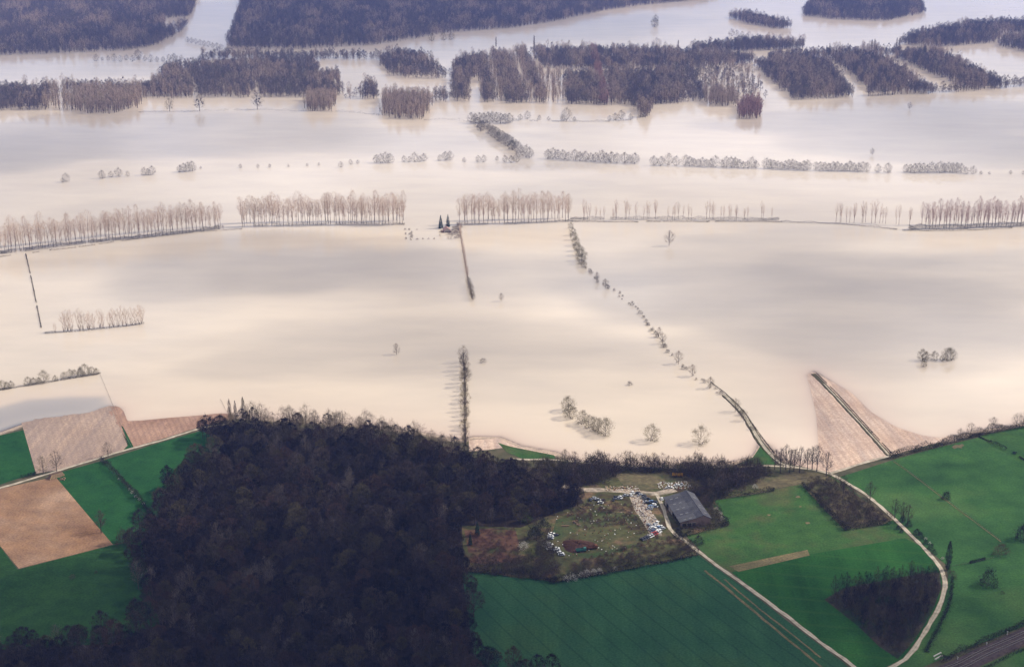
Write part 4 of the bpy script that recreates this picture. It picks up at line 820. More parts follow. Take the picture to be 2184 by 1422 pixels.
tree_px('field_bush', 'bush', 205, 1222, 'tiny bush in the lower left pasture near the wood', None, .35, cat='bush')
for k, (px_, py_, s) in enumerate([(491, 897, 1.0), (503, 897, .9), (520, 895, 1.05)]):
    tree_px('upright_poplar', 'spire', px_, py_, 'slim upright poplar at the corner of the wood above the water', 'three upright poplars', s, var=k)
for k, (px_, py_, s) in enumerate([(1652, 1000, .8), (1664, 1008, .95), (1676, 1000, .95), (1684, 1007, .9), (1693, 1003, .9), (1705, 1007, 1.0), (1722, 999, .8), (1732, 1000, .95), (1742, 1003, 1.0), (1762, 1014, .95)]):
    tree_px('lane_tree', 'tall', px_, py_, 'bare crooked tree in the short avenue on the pale lane', 'short avenue on the lane', s)
hedge('hedge', [(1898, 978), (1950, 965), (2010, 949), (2055, 935), (2100, 925), (2184, 909), (2300, 888)], 'dark overgrown hedge between the pasture and the flood', 2.8, 3.2, 'dark_bush', 46, .02, 53)
for px_, py_, s, kd in [(1915, 968, .6, 'bush'), (1958, 960, .8, 'bush'), (2016, 942, .7, 'bush'), (2048, 931, .55, 'round'), (2070, 927, .75, 'round'), (2090, 922, .9, 'bush'), (2117, 917, .85, 'round'), (2135, 914, .8, 'bush'), (2168, 908, .8, 'round'), (2182, 905, .8, 'round')]:
    tree_px('hedge_tree', kd, px_, py_, 'small bare tree rising from the hedge beside the flood', 'trees in the shore hedge', s * (.8 if kd == 'round' else 1.2))
hedge('hedge', [(2090, 931), (2120, 946), (2165, 968)], 'thin black hedge dividing the upper right pastures', 1.0, 1.2, 'dark_bush', 24, .08, 54)
hedge('hedge', [(2176, 976), (2240, 1015)], 'short black hedge continuing at the border of the pasture', 1.0, 1.2, 'dark_bush', 24, .08, 55)
hedge('hedge', [(1712, 1036), (1742, 1066), (1770, 1098), (1802, 1130)], 'dark hedge edge of the triangular thicket on the meadow', 2.6, 3.0, 'dark_bush', 30, .02, 56)
hedge('hedge', [(1802, 1131), (1850, 1124), (1905, 1116)], 'dark lower hedge edge of the triangular thicket', 2.2, 2.4, 'dark_bush', 26, .02, 57)
tree_px('field_bush', 'greenbush', 1762, 1072, 'grey green bush in the hedge of the triangular thicket', None, .9, cat='bush')
tree_px('thin_tree', 'tall', 1798, 1052, 'thin upright tree beside the lane at the fork', None, .75)
tree_px('thin_tree', 'tall', 1855, 1070, 'thin faint tree by the lane below the fork', None, .75)
tree_px('pasture_bush', 'darkbush', 2018, 1064, 'dark bush on the wire fence between the pastures', None, .85, cat='bush')
tree_px('pasture_bush', 'darkbush', 2182, 1150, 'very large dark bush at the end of the wire fence', None, 1.5, cat='bush')
tree_px('pasture_bush', 'russet', 2135, 1182, 'wide russet bush by the end of the wire fence', None, 1.1, cat='bush')
tree_px('pasture_bush', 'darkbush', 2108, 1248, 'dense black round bush alone in the lower pasture', None, 1.35, cat='bush', var=1)
tree_px('pasture_bush', 'bush', 2138, 1266, 'tiny dark bush in the lower pasture', None, .4, cat='bush')
tree_px('upright_poplar', 'darkspire', 2021, 1216, 'dark columnar poplar on the lane bend', None, .98)
tree_px('lane_bush', 'russet', 2028, 1232, 'russet bush at the foot of the dark columnar poplar', None, .8, cat='bush')
for px_, py_, s in [(1925, 1112, .8), (1938, 1122, .7), (1955, 1140, .8), (1962, 1148, .8), (1974, 1160, .6), (1985, 1172, .7), (1992, 1182, .6), (1915, 1128, .5), (1922, 1135, .5)]:
    tree_px('lane_bush', 'darkbush', px_, py_, 'dark bush crowding the verge of the curving lane', 'dark bushes along the lane', s * .8, cat='bush')
for px_, py_ in [(1908, 1105), (1925, 1112), (1935, 1120)]:
    tree_px('lane_tree', 'tall', px_, py_, 'faint bare tree above the lane verge', 'faint trees above the lane', .75)
for px_, py_, s in [(1974, 1150, .4), (1983, 1159, .35), (2010, 1192, .4)]:
    tree_px('blossom_bush', 'blossom', px_, py_, 'small white blossoming bush on the lane verge', 'blossom on the lane verge', s, cat='bush')
hedge('hedge', [(2030, 1245), (2024, 1290), (2000, 1345), (1975, 1390)], 'dark scrub hedge outside the lane bend', 1.8, 2.0, 'dark_bush', 24, .2, 58)
hedge('hedge', [(2008, 1412), (2080, 1378), (2184, 1332), (2280, 1290)], 'dark hedge along the near side of the railway', 2.0, 2.8, 'dark_bush', 30, .04, 59)
hedge('hedge', [(2070, 1440), (2184, 1385), (2280, 1340)], 'dark scrub on the far side of the railway', 1.0, 1.6, 'dark_bush', 16, .3, 60)
hedge('hedge', [(1000, 1220), (1100, 1227), (1182, 1243)], 'dark ragged hedge between the heath and the crop field', 2.8, 3.2, 'dark_bush', 34, .02, 61)
hedge('hedge', [(1182, 1244), (1330, 1218), (1488, 1186)], 'long dark hedge under the brambles of the scrap yard', 2.0, 2.6, 'dark_bush', 30, .02, 62)
hedge('hedge', [(1450, 1130), (1462, 1143), (1552, 1121)], 'dark hedge corner below the barn', 1.8, 2.4, 'dark_bush', 30, .02, 63)
hedge('hedge', [(1552, 1119), (1535, 1096), (1518, 1068), (1600, 1056), (1650, 1046)], 'dark hedge along the meadow behind the barn', 2.4, 2.8, 'dark_bush', 30, .03, 64)
for px_, py_, s in [(1208, 1238, .8), (1222, 1236, .9), (1240, 1230, .8), (1252, 1227, .9), (1266, 1225, .9), (1278, 1222, .8), (1312, 1216, .6)]:
    tree_px('blossom_bush', 'blossom', px_, py_, 'creamy blossoming bush in the hedge under the brambles', 'blossom under the brambles', s, cat='bush')
for px_, py_, s in [(1117, 1170, 1.15), (1165, 1165, .9), (1528, 1090, .7), (1540, 1108, .6), (1536, 1098, .6), (1610, 1040, .7), (1220, 1010, .5)]:
    tree_px('blossom_bush', 'blossom', px_, py_, 'pale blossoming bush standing in the scrub', 'blossom in the scrub', s, cat='bush')
for px_, py_, s in [(381, 1302, 1.5), (405, 1296, 1.3), (413, 1290, 1.4)]:
    tree_px('pale_tree', 'paletree', px_, py_ + 14, 'pale barked tree showing inside the dark wood', 'pale trees in the dark wood', s * .75)
tree_px('yard_conifer', 'conifer', 1018, 1142, 'tall dark conifer on the russet heath', None, .62)
tree_px('yard_conifer', 'conifer', 1003, 1162, 'squat black conifer on the russet heath', None, .5)
for px_, py_, s in [(1063, 1170, 1.0), (1072, 1176, .8)]:
    tree_px('heath_bush', 'russet', px_, py_, 'dark russet scrub mound on the heath beside the wood', 'russet scrub mounds', s * .7, cat='bush')
for px_, py_, s, kd in [(1125, 1112, 1.2, 'greenbush'), (1130, 1190, 1.3, 'greenbush'), (1150, 1120, 1.2, 'bush'), (1160, 1135, 1.2, 'darkbush'), (1140, 1150, 1.4, 'darkbush'), (1220, 1075, 1.2, 'darkbush'), (1235, 1082, 1.2, 'bush'), (1255, 1028, 1.0, 'bush'), (1268, 1032, 1.1, 'bush'), (1418, 1002, .95, 'greenbush'), (1398, 1004, .7, 'greenbush'), (1530, 1030, .9, 'greenbush'), (1490, 1160, .8, 'darkbush'), (1452, 1158, .8, 'darkbush'), (1445, 1145, .9, 'darkbush'), (1470, 1168, .8, 'darkbush')]:
    tree_px('yard_bush', kd, px_, py_, {'greenbush': 'yellowish green budding bush at the scrap yard', 'bush': 'brown bare bush at the scrap yard', 'darkbush': 'dark bush at the edge of the scrap yard'}[kd], 'bushes round the scrap yard', s, cat='bush')
for px_, py_ in [(1318, 992), (1335, 990), (1345, 991), (1358, 990), (1395, 994), (1402, 993), (1412, 994), (1425, 994), (1436, 995), (1468, 997), (1480, 998), (1495, 997), (1516, 998), (1544, 999), (1298, 992), (1275, 990), (1250, 990), (1225, 988), (1205, 984), (1380, 993)]:
    tree_px('shore_tree', 'round' if px_ % 2 else 'edge', px_, py_, 'tawny bare tree on the bank behind the scrap yard', 'tawny trees on the shore bank', rnd.uniform(.5, .75))

# ------------------------------------------------------------------ fences
POST = MB(); POST.box((0, 0, .55), (.12, .12, 1.5)); POST = POST.mesh('fence_post', ['wood_post'])
def fence(pix, n, label, z=None):
    P = along(pix, n, LZ if pix[0][1] > 880 else 0); Z = zt(P); e = link('fence', None, None, (P[0][0], P[0][1], max(Z[0], -.3)))
    W = MB()
    for i, p in enumerate(P):
        zz = max(Z[i], -.3); link('post', POST, e, (p[0] - P[0][0], p[1] - P[0][1], zz - max(Z[0], -.3)), rnd.uniform(0, 1.5), (1, 1, rnd.uniform(.85, 1.1)))
    for h in (.5, .85, 1.15):
        W.tube([(p[0] - P[0][0], p[1] - P[0][1], max(Z[i], -.3) - max(Z[0], -.3) + h) for i, p in enumerate(P)], [.02] * n, 3)
    link('wire', W.mesh('fence_wire', ['steel']), e); return tag(e, label, 'fence')
fence([(214, 800), (235, 850), (252, 895)], 26, 'flooded post fence between the stubble field and the open water')
fence([(255, 900), (268, 930), (281, 955)], 14, 'post fence along the green margin beside the stubble')
fence([(471, 853), (480, 872), (490, 888)], 12, 'short post fence running into the water by the wood corner')
ribbon('fence_strip', [(1905, 983), (1960, 1023), (2020, 1069), (2080, 1114), (2135, 1155)], 0.6, 'dry_strip', 'thin straw line of uncut grass under the long wire fence', 0.16, cat='field', wob=.5, seed=6)
fence([(1905, 982), (1960, 1022), (2020, 1068), (2080, 1113), (2133, 1153)], 60, 'long wire fence between the two large pastures')
fence([(2030, 1208), (2080, 1200), (2120, 1190)], 24, 'wire fence between the columnar poplar and the russet bush')
fence([(1512, 815), (1545, 842), (1580, 876), (1602, 910), (1640, 966)], 46, 'post fence along the flooded causeway lane')
hedge('hedge', [(2070, 1201), (2098, 1194)], 'short black hedge piece by the russet bush', .9, .9, 'dark_bush', 30, 0, 65)
hedge('hedge', [(1517, 816), (1548, 840), (1582, 872), (1605, 905), (1650, 966), (1668, 982)], 'thin dark hedge on the causeway bank', .9, 1.0, 'hedge_crown', 16, .1, 66)
hedge('hedge', [(1741, 796), (1793, 849), (1861, 925), (1900, 968)], 'thin dark hedge along the raised field track', .5, .7, 'hedge_crown', 12, .1, 67)

# ------------------------------------------------------------------ barn
def barn():
    A = np.array(gp(1451, 1113, 5.5)); B = np.array(gp(1416, 1060, 5.5)); u = B - A; Ln = np.linalg.norm(u); u /= Ln
    w = np.array([u[1], -u[0]]); rz = math.atan2(u[1], u[0]); Wd = 20.0
    e = link('barn', None, None, (A[0], A[1], 1.2), rz)          # local x along the barn, -y across to the right
    tag(e, 'long grey corrugated barn with three roof slopes', 'barn')
    prof = [(0.0, 4.3), (-10.5, 6.4), (-15.0, 8.0), (-20.0, 5.4)]  # (across, height): lean-to, main ridge, right eave
    def part(name, mb, mats): return link(name, mb.mesh('barn_' + name, mats), e)
    def wall(x, thick=.3):
        m = MB(); n = len(prof); pts = [(prof[0][0] - .25, -0.5)] + [(a + (-.25 if i == 0 else (.25 if i == n - 1 else 0)), h - .12) for i, (a, h) in enumerate(prof)] + [(prof[-1][0] + .25, -0.5)]
        k = len(pts); V = [(x, a, h) for a, h in pts] + [(x + thick, a, h) for a, h in pts]
        m.add(V, [tuple(range(k))[::-1], tuple(range(k, 2 * k))] + [(i, (i + 1) % k, (i + 1) % k + k, i + k) for i in range(k)]); return m
    part('gable_wall', wall(.25), ['brick_wall']); part('gable_wall', wall(Ln - .55), ['brick_wall'])
    m = MB(); m.box((Ln / 2, -19.6, 2.3), (Ln - 1.2, .3, 5.8)); part('side_wall', m, ['render_wall'])
    # open left side: posts and pale wall pieces
    for k in range(9):
        m = MB(); m.box((.7 + k * (Ln - 1.6) / 8, -.45, 1.75), (.3, .3, 4.6)); part('post', m, ['wood_post'])
    for k in (4, 5, 7):
        m = MB(); m.box((.9 + (k + .5) * (Ln - 1.6) / 8, -.5, 1.55), ((Ln - 1.6) / 8 - .4, .2, 4.2)); part('wall_panel', m, ['render_wall'])
    m = MB(); m.box((Ln / 2, -5, -.05), (Ln - 1.2, 9, .2)); part('floor', m, ['soil'])
    # roof: corrugated sheets bay by bay, each a slab with its own ribs
    nb = 10; bw = (Ln + .8) / nb
    rr = random.Random(4)
    for s in range(3):
        (a0, h0), (a1, h1) = prof[s], prof[s + 1]
        ext0 = .5 if s == 0 else 0.0; ext1 = .5 if s == 2 else 0.0
        dv = np.array([a1 - a0, h1 - h0]); ln = np.linalg.norm(dv); dv /= ln; nn = np.array([-dv[1], dv[0]]); nn = nn if nn[1] > 0 else -nn
        s0, s1 = np.array([a0, h0]) - dv * ext0, np.array([a1, h1]) + dv * ext1
        for b in range(nb):
            x0 = -.4 + b * bw + .02; x1 = x0 + bw - .04; lift = rr.uniform(0, .04) + .02 * s; nr = 9; m = MB(); V = []
            for i in range(nr * 2 + 1):
                x = x0 + (x1 - x0) * i / (nr * 2); hgt = lift + (.07 if i % 2 else 0.0)
                for p, in ((s0,), (s1,)):
                    q = p + nn * hgt; V.append((x, q[0], q[1]))
            for i in range(nr * 2 + 1):
                x = x0 + (x1 - x0) * i / (nr * 2)
                for p, in ((s0,), (s1,)):
                    q = p - nn * .10; V.append((x, q[0], q[1]))
            k = (nr * 2 + 1) * 2; F = [(2 * i, 2 * i + 1, 2 * i + 3, 2 * i + 2) for i in range(nr * 2)] + [(k + 2 * i, k + 2 * i + 2, k + 2 * i + 3, k + 2 * i + 1) for i in range(nr * 2)]
            F += [(0, 2 * nr * 2, k + 2 * nr * 2, k), (1, k + 1, k + 4 * nr + 1, 4 * nr + 1), (0, k, k + 1, 1), (4 * nr, 4 * nr + 1, k + 4 * nr + 1, k + 4 * nr)]
            m.add(V, F); part('roof_panel', m, ['asbestos_new' if rr.random() < .3 else 'asbestos'])
            if (s == 0 and b % 2 == 0) or (s == 2 and b % 3 == 1):
                for q in ((.35, .68) if s == 0 else (.5,)):
                    m = MB(); c = s0 + (s1 - s0) * q + nn * .14; m.box((0, 0, 0), (1.1, 1.8, .05))
                    V = m.v[0]; ang = math.atan2(dv[1], dv[0]); V2 = np.c_[V[:, 0] + x0 + bw / 2, c[0] + V[:, 1] * dv[0] - V[:, 2] * dv[1], c[1] + V[:, 1] * dv[1] + V[:, 2] * abs(dv[0])]
                    m.v[0] = V2; part('rooflight', m, ['rooflight'])
    m = MB(); m.box((Ln / 2, -15.0, 8.1), (Ln + .8, .5, .16)); part('ridge_cap', m, ['asbestos_new'])
    # front openings: solid near-black slabs, inner shade put into their colour
    for a, ww in ((-2.6, 2.6), (-6.0, 2.6), (-9.0, 2.2)):
        m = MB(); m.box((.2, a, 1.9), (.16, ww, 2.3)); d = part('doorway', m, ['dark_open'])
        f = MB(); f.box((.12, a, 3.15), (.2, ww + .4, .2)); f.box((.12, a - ww / 2 - .1, 1.9), (.2, .2, 2.3)); f.box((.12, a + ww / 2 + .1, 1.9), (.2, .2, 2.3)); link('frame', f.mesh('door_frame', ['render_wall']), d)
    return e
barn()

# ------------------------------------------------------------------ flooded house
def house():
    x, y = gp(953, 494); rz = R(12); e = tag(link('house', None, None, (x, y, -.3), rz), 'small flooded house with a pinkish tiled roof under two conifers', 'house')
    def part(n, m, mats, par=None): return link(n, m.mesh('house_' + n, mats), par or e)
    m = MB(); L, W, h, r = 10.0, 7.0, 3.0, 5.6
    V = [(-W / 2, -L / 2, 0), (W / 2, -L / 2, 0), (W / 2, L / 2, 0), (-W / 2, L / 2, 0), (-W / 2, -L / 2, h), (W / 2, -L / 2, h), (W / 2, L / 2, h), (-W / 2, L / 2, h), (0, -L / 2, r - .1), (0, L / 2, r - .1)]
    m.add(V, [(0, 1, 5, 8, 4), (1, 2, 6, 5), (2, 3, 7, 9, 6), (3, 0, 4, 7), (0, 3, 2, 1), (4, 8, 9, 7), (5, 6, 9, 8)]); part('wall', m, ['render_wall'])
    roof = None
    for s in (-1, 1):
        m = MB(); a = np.array([s * (W / 2 + .5), h - .35]); b = np.array([0, r + .05]); V = []
        for yy in (-L / 2 - .4, L / 2 + .4):
            V += [(a[0], yy, a[1]), (b[0], yy, b[1]), (b[0], yy, b[1] + .18), (a[0], yy, a[1] + .18)]
        m.add(V, [(0, 1, 2, 3), (7, 6, 5, 4), (0, 4, 5, 1), (1, 5, 6, 2), (2, 6, 7, 3), (3, 7, 4, 0)]); roof = part('roof_slope', m, ['tile_roof'])
    m = MB(); m.box((.2, L / 2 - 1.2, r + .5), (.7, .7, 1.6)); part('chimney', m, ['brick_wall'], roof)
    m = MB(); m.box((-W / 2 - 1.6, -1.0, 1.1), (3.0, 5.0, 2.2)); part('annex', m, ['brick_wall'])
    for px_ in (-1.8, 1.8):
        m = MB(); m.box((px_, -L / 2 - .02, 1.6), (1.1, .1, 1.3)); w = part('window', m, ['window_glass']); m = MB(); m.box((px_, -L / 2 - .06, .9), (1.4, .2, .1)); part('sill', m, ['render_wall'], w)
    m = MB(); m.box((0, -L / 2 - .03, 1.2), (1.0, .1, 2.1)); part('door', m, ['wood_post'])
    for yy in (-2.5, 2.5):
        m = MB(); m.box((W / 2 + .02, yy, 1.7), (.1, 1.1, 1.2)); part('window', m, ['window_glass'])
house()
tree_px('garden_conifer', 'conifer', 940, 487, 'dark conifer behind the flooded house, standing clear of its roof', None, 1.0, var=0)
tree_px('garden_conifer', 'conifer', 955.5, 484, 'dark conifer rising directly over the roof of the flooded house', None, .95, var=1)
for px_, py_, s in [(866, 510, .5), (876, 512, .4), (864, 490, .5), (873, 491, .5), (878, 497, .5), (865, 500, .5), (875, 501, .7), (879, 504, .5), (877, 507, .6), (890, 511, .45), (902, 510, .4), (914, 510, .35), (926, 510, .4), (889, 490, .3)]:
    tree_px('garden_bush', 'bush', px_, py_, 'tiny dark flooded bush in the garden beside the house', 'flooded garden bushes', s, cat='bush')
for px_, py_, s in [(938, 503, .5), (956, 509, .6), (962, 510, .7), (970, 509, .7), (977, 507, .8), (960, 500, .8), (966, 496, .8), (972, 500, .9), (978, 496, 1.0), (975, 490, 1.0), (968, 489, .8), (980, 485, 1.0), (964, 504, .7)]:
    tree_px('garden_shrub', 'russet' if s >= .8 else 'under', px_, py_, 'mauve brown shrub crowding the garden right of the flooded house', 'mauve garden shrubs', s * .85, cat='bush')

# ------------------------------------------------------------------ scrap yard
def zpx(zx, zy): return (1140 + .1923 * zx, 1000 + .1923 * zy)
WHEEL = MB(); a = np.linspace(0, 6.283, 11)[:-1]
WHEEL.tube([(0, -.1, 0), (0, .1, 0)], [.31, .31], 10, 0, True); WHEEL = WHEEL.mesh('wheel', ['rubber'])
def car_body():
    m = MB(); Y = .82
    prof = [(-2.05, .35), (-2.1, .62), (-1.95, .84), (-1.0, .9), (1.0, .92), (1.9, .82), (2.08, .6), (2.05, .33)]
    k = len(prof); V = [(x, -Y, z) for x, z in prof] + [(x, Y, z) for x, z in prof]
    m.add(V, [tuple(range(k)), tuple(range(2 * k - 1, k - 1, -1))] + [(i, i + k, (i + 1) % k + k, (i + 1) % k) for i in range(k)])
    r = [(-1.55, .9, .74), (-.95, 1.38, .60), (.35, 1.40, .60), (1.05, .9, .74)]
    return m, r
def make_cars():
    out = {}
    base, r = car_body()
    for c in ('white', 'black', 'red', 'blue', 'grey'): out[c] = base.mesh('car_body', ['paint_' + c])
    cab = MB(); V = [(x, -w, z) for x, z, w in r] + [(x, w, z) for x, z, w in r]; cab.add(V, [(0, 1, 2, 3)[::-1], (4, 5, 6, 7), (0, 4, 5, 1)[::-1], (2, 6, 7, 3)[::-1]])
    out['glass'] = cab.mesh('car_glass', ['window_glass'])
    rf = MB(); rf.box((-.3, 0, 1.42), (1.34, 1.22, .07)); 
    for c in ('white', 'black', 'red', 'blue', 'grey'): out['roof_' + c] = rf.mesh('car_roof', ['paint_' + c])
    lamp = MB(); lamp.box((0, 0, 0), (.08, .32, .16)); out['lamp'] = lamp.mesh('headlight', ['concrete'])
    return out
CARM = make_cars()
def car(px_, py_, col, rz, label, group, z=0.0, sc=1.0):
    x, y = gp(px_, py_, LZ); e = link('scrap_car', None, None, (x, y, z1(x, y) + .10 + z), rz, sc); tag(e, label, 'car', group)
    link('body', CARM[col], e); link('windows', CARM['glass'], e); link('roof', CARM['roof_' + col], e)
    for sx in (-1.3, 1.3):
        for sy in (-.76, .76): link('wheel', WHEEL, e, (sx, sy, .31))
    for sy in (-.55, .55): link('headlight', CARM['lamp'], e, (-2.1, sy, .66))
cr = random.Random(9)
for zx, zy, c in [(190, 725, 'white'), (180, 750, 'white'), (178, 772, 'grey'), (235, 740, 'black'), (172, 840, 'white'), (160, 868, 'grey'), (165, 888, 'white'), (205, 897, 'white'), (243, 888, 'white'), (255, 912, 'grey'), (288, 937, 'white'), (300, 957, 'grey')]:
    car(*zpx(zx, zy), c, cr.uniform(-.5, .6), {'white': 'white scrap car in the arc left of the reddish mound', 'grey': 'grey scrap car in the arc left of the reddish mound', 'black': 'black scrap car at the head of the arc left of the mound'}[c], 'scrap cars in the arc')
for i, (zx, zy, c) in enumerate([(1195, 787, 'black'), (1222, 777, 'black'), (1250, 765, 'black'), (1278, 752, 'white'), (1300, 740, 'white'), (1320, 726, 'red'), (1343, 714, 'red'), (1370, 704, 'white')]):
    car(*zpx(zx, zy), c, R(118) + cr.uniform(-.1, .1), c + ' scrap car parked side by side in the slanted line', 'slanted line of scrap cars')
for zx, zy, c in [(1392, 690, 'white'), (1403, 645, 'white'), (1360, 600, 'white'), (1340, 668, 'white'), (1308, 660, 'white'), (1288, 672, 'grey'), (1270, 628, 'grey'), (1375, 652, 'blue'), (1312, 690, 'blue'), (1345, 640, 'white'), (1335, 622, 'grey'), (1420, 668, 'grey')]:
    car(*zpx(zx, zy), c, cr.uniform(0, 3), c + ' scrap car in the bright jumble above the slanted line', 'bright jumble of scrap cars')
for zx, zy, c in [(1270, 440, 'grey'), (1292, 420, 'blue'), (1320, 402, 'white'), (1332, 372, 'black'), (1300, 366, 'blue'), (1262, 380, 'black'), (1232, 342, 'black'), (1205, 320, 'black'), (1252, 335, 'black'), (1300, 438, 'grey'), (1335, 420, 'grey'), (1240, 372, 'grey'), (1222, 305, 'black')]:
    car(*zpx(zx, zy), c, cr.uniform(0, 3), c + ' scrap car in the dark heap left of the barn track', 'dark heap of scrap cars')
for zx, zy, c, lab in [(1143, 272, 'black', 'black scrap car alone on the yard path'), (1070, 292, 'white', 'white scrap car just below the yard path'), (732, 377, 'white', 'white scrap car by the dark brambles'), (655, 328, 'grey', 'grey scrap car half in the dark brambles'), (935, 335, 'grey', 'grey scrap car on the dark scrub heap'), (905, 318, 'black', 'black scrap car on the dark scrub heap'), (1413, 337, 'white', 'white car at the far left corner of the barn'), (1497, 207, 'white', 'white scrap car behind the barn, nearest its roof'), (1580, 182, 'white', 'white scrap car behind the barn, in the scrub'), (1632, 172, 'grey', 'grey scrap car behind the barn, in the scrub')]:
    car(*zpx(zx, zy), c, cr.uniform(0, 3), lab, None)
for zx, zy, c in [(700, 345, 'grey'), (760, 352, 'black'), (880, 345, 'black'), (955, 318, 'white'), (1010, 300, 'grey'), (620, 345, 'black'), (1170, 292, 'grey'), (1090, 268, 'white')]:
    car(*zpx(zx, zy), c, cr.uniform(0, 3), c + ' scrap car strewn along the dark brambles below the yard path', 'scrap cars below the yard path')

def truck(px_, py_, rz, paint, label, name, tank=False):
    x, y = gp(px_, py_, LZ); e = tag(link(name, None, None, (x, y, z1(x, y) + .1), rz), label, 'truck')
    def part(n, m, mats): return link(n, m.mesh(name + '_' + n, mats), e)
    m = MB(); m.box((0, 0, .75), (6.4, 1.1, .25)); part('chassis', m, ['rust'])
    m = MB(); m.box((2.4, 0, 1.7), (1.6, 2.1, 1.7), 0, 0, .9); c = part('cab', m, [paint]); m = MB(); m.box((3.14, 0, 1.95), (.08, 1.7, .7)); link('windscreen', m.mesh('windscreen', ['window_glass']), c)
    m = MB()
    if tank: m.tube([(-3.0, 0, 1.7), (1.3, 0, 1.7)], [.9, .9], 10, 0, True)
    else:
        m.box((-.9, 0, 1.0), (4.4, 2.2, .2)); m.box((-.9, 1.06, 1.5), (4.4, .1, .9)); m.box((-.9, -1.06, 1.5), (4.4, .1, .9)); m.box((-3.05, 0, 1.5), (.1, 2.2, .9)); m.box((1.25, 0, 1.6), (.1, 2.2, 1.1))
    part('load_bed', m, [paint])
    for sx in (-2.2, -1.2, 2.3):
        for sy in (-.95, .95): link('wheel', WHEEL, e, (sx, sy, .48), 0, (1.55, 1.3, 1.55))
truck(*zpx(515, 915), R(12), 'teal_paint', 'teal green lorry below the reddish mound', 'scrap_lorry')
truck(*zpx(640, 885), R(14), 'rust', 'rusty brown lorry behind the teal one', 'scrap_lorry')
def trailer():
    x, y = gp(1445, 1015, LZ); e = tag(link('trailer', None, None, (x, y, z1(x, y) + .1), R(-4)), 'long yellow trailer standing behind the barn', 'trailer')
    m = MB(); m.box((0, 0, 1.0), (7.2, 2.2, .25)); link('chassis', m.mesh('trailer_chassis', ['rust']), e)
    for c, d in (((0, 1.08, 1.75), (7.2, .1, 1.3)), ((0, -1.08, 1.75), (7.2, .1, 1.3)), ((3.55, 0, 1.75), (.1, 2.2, 1.3)), ((-3.55, 0, 1.75), (.1, 2.2, 1.3))):
        m = MB(); m.box(c, d); link('side_panel', m.mesh('trailer_side', ['yellow_paint']), e)
    for sx in (-2, -1, 2.5):
        for sy in (-.9, .9): link('wheel', WHEEL, e, (sx, sy, .48), 0, (1.5, 1.2, 1.5))
    m = MB(); m.tube([(3.5, 0, .9), (5.2, 0, .7)], [.08, .06], 6, 0, True); link('drawbar', m.mesh('drawbar', ['rust']), e)
trailer()
def mound():
    (cx, cy) = gp(*zpx(485, 850), LZ); rng = np.random.default_rng(8); n = 26; V = []; F = []
    rings = [(1, 0), (.8, .7), (.55, 1.5), (.28, 1.9), (0.06, 1.8)]
    for ri, (q, h) in enumerate(rings):
        for k in range(n):
            t = 2 * math.pi * k / n; wob = 1 + .12 * math.sin(3 * t + 1) + rng.normal(0, .03); V.append((cx + 11 * q * wob * math.cos(t), cy + 9 * q * wob * math.sin(t), 1.15 + h * (1 + rng.normal(0, .12)) * (1 if ri else 0)))
    for ri in range(len(rings) - 1):
        for k in range(n): F.append((ri * n + k, ri * n + (k + 1) % n, (ri + 1) * n + (k + 1) % n, (ri + 1) * n + k))
    F.append(tuple(range((len(rings) - 1) * n, len(rings) * n)))
    me = bpy.data.meshes.new('earth_mound'); me.from_pydata(V, [], F); me.materials.append(MATS['red_earth']); me.update()
    tag(link('earth_mound', me), 'dark reddish earth mound in the scrap yard', 'mound', kind='structure')
mound()
# rubble and litter
def litter(name, poly, n, mats, label, seed, s0=.25, s1=.9):
    rng = np.random.default_rng(seed); poly = np.array(poly); lo, hi = poly.min(0), poly.max(0); m = MB(); k = 0
    while k < n:
        p = rng.uniform(lo, hi)
        if not inpoly([p], poly)[0]: continue
        d = rng.uniform(s0, s1, 3) * (1, 1, .6); m.box((p[0], p[1], z1(*p) + .1 + d[2] / 2 - .05), d, int(rng.integers(0, len(mats))), rng.uniform(0, 3), .8); k += 1
    tag(link(name, m.mesh(name, mats)), label, 'litter', kind='stuff')
litter('rubble', gps([(1345, 1055), (1372, 1060), (1382, 1082), (1402, 1110), (1410, 1138), (1386, 1136), (1372, 1115), (1355, 1085)], LZ), 420, ['rubble', 'rubble', 'rust', 'asbestos'], 'scattered pale rubble among the wrecked cars', 1)
litter('rubble', gps([(1190, 1095), (1260, 1075), (1340, 1075), (1370, 1110), (1330, 1180), (1200, 1190), (1180, 1130)], LZ), 170, ['rubble', 'paint_white', 'rust', 'rust', 'dark_open'], 'sparse white litter over the heath', 2, .3, .8)
litter('rubble', gps([(1290, 1036), (1360, 1036), (1365, 1048), (1290, 1045)], LZ), 130, ['rubble', 'log_end', 'rust'], 'pale rubble heap on the upper side of the yard path', 3, .3, 1.0)
litter('rubble', gps([(1400, 1028), (1470, 1026), (1475, 1042), (1400, 1042)], LZ), 130, ['rubble', 'paint_white', 'rust'], 'white rubble behind the barn', 4, .3, 1.0)
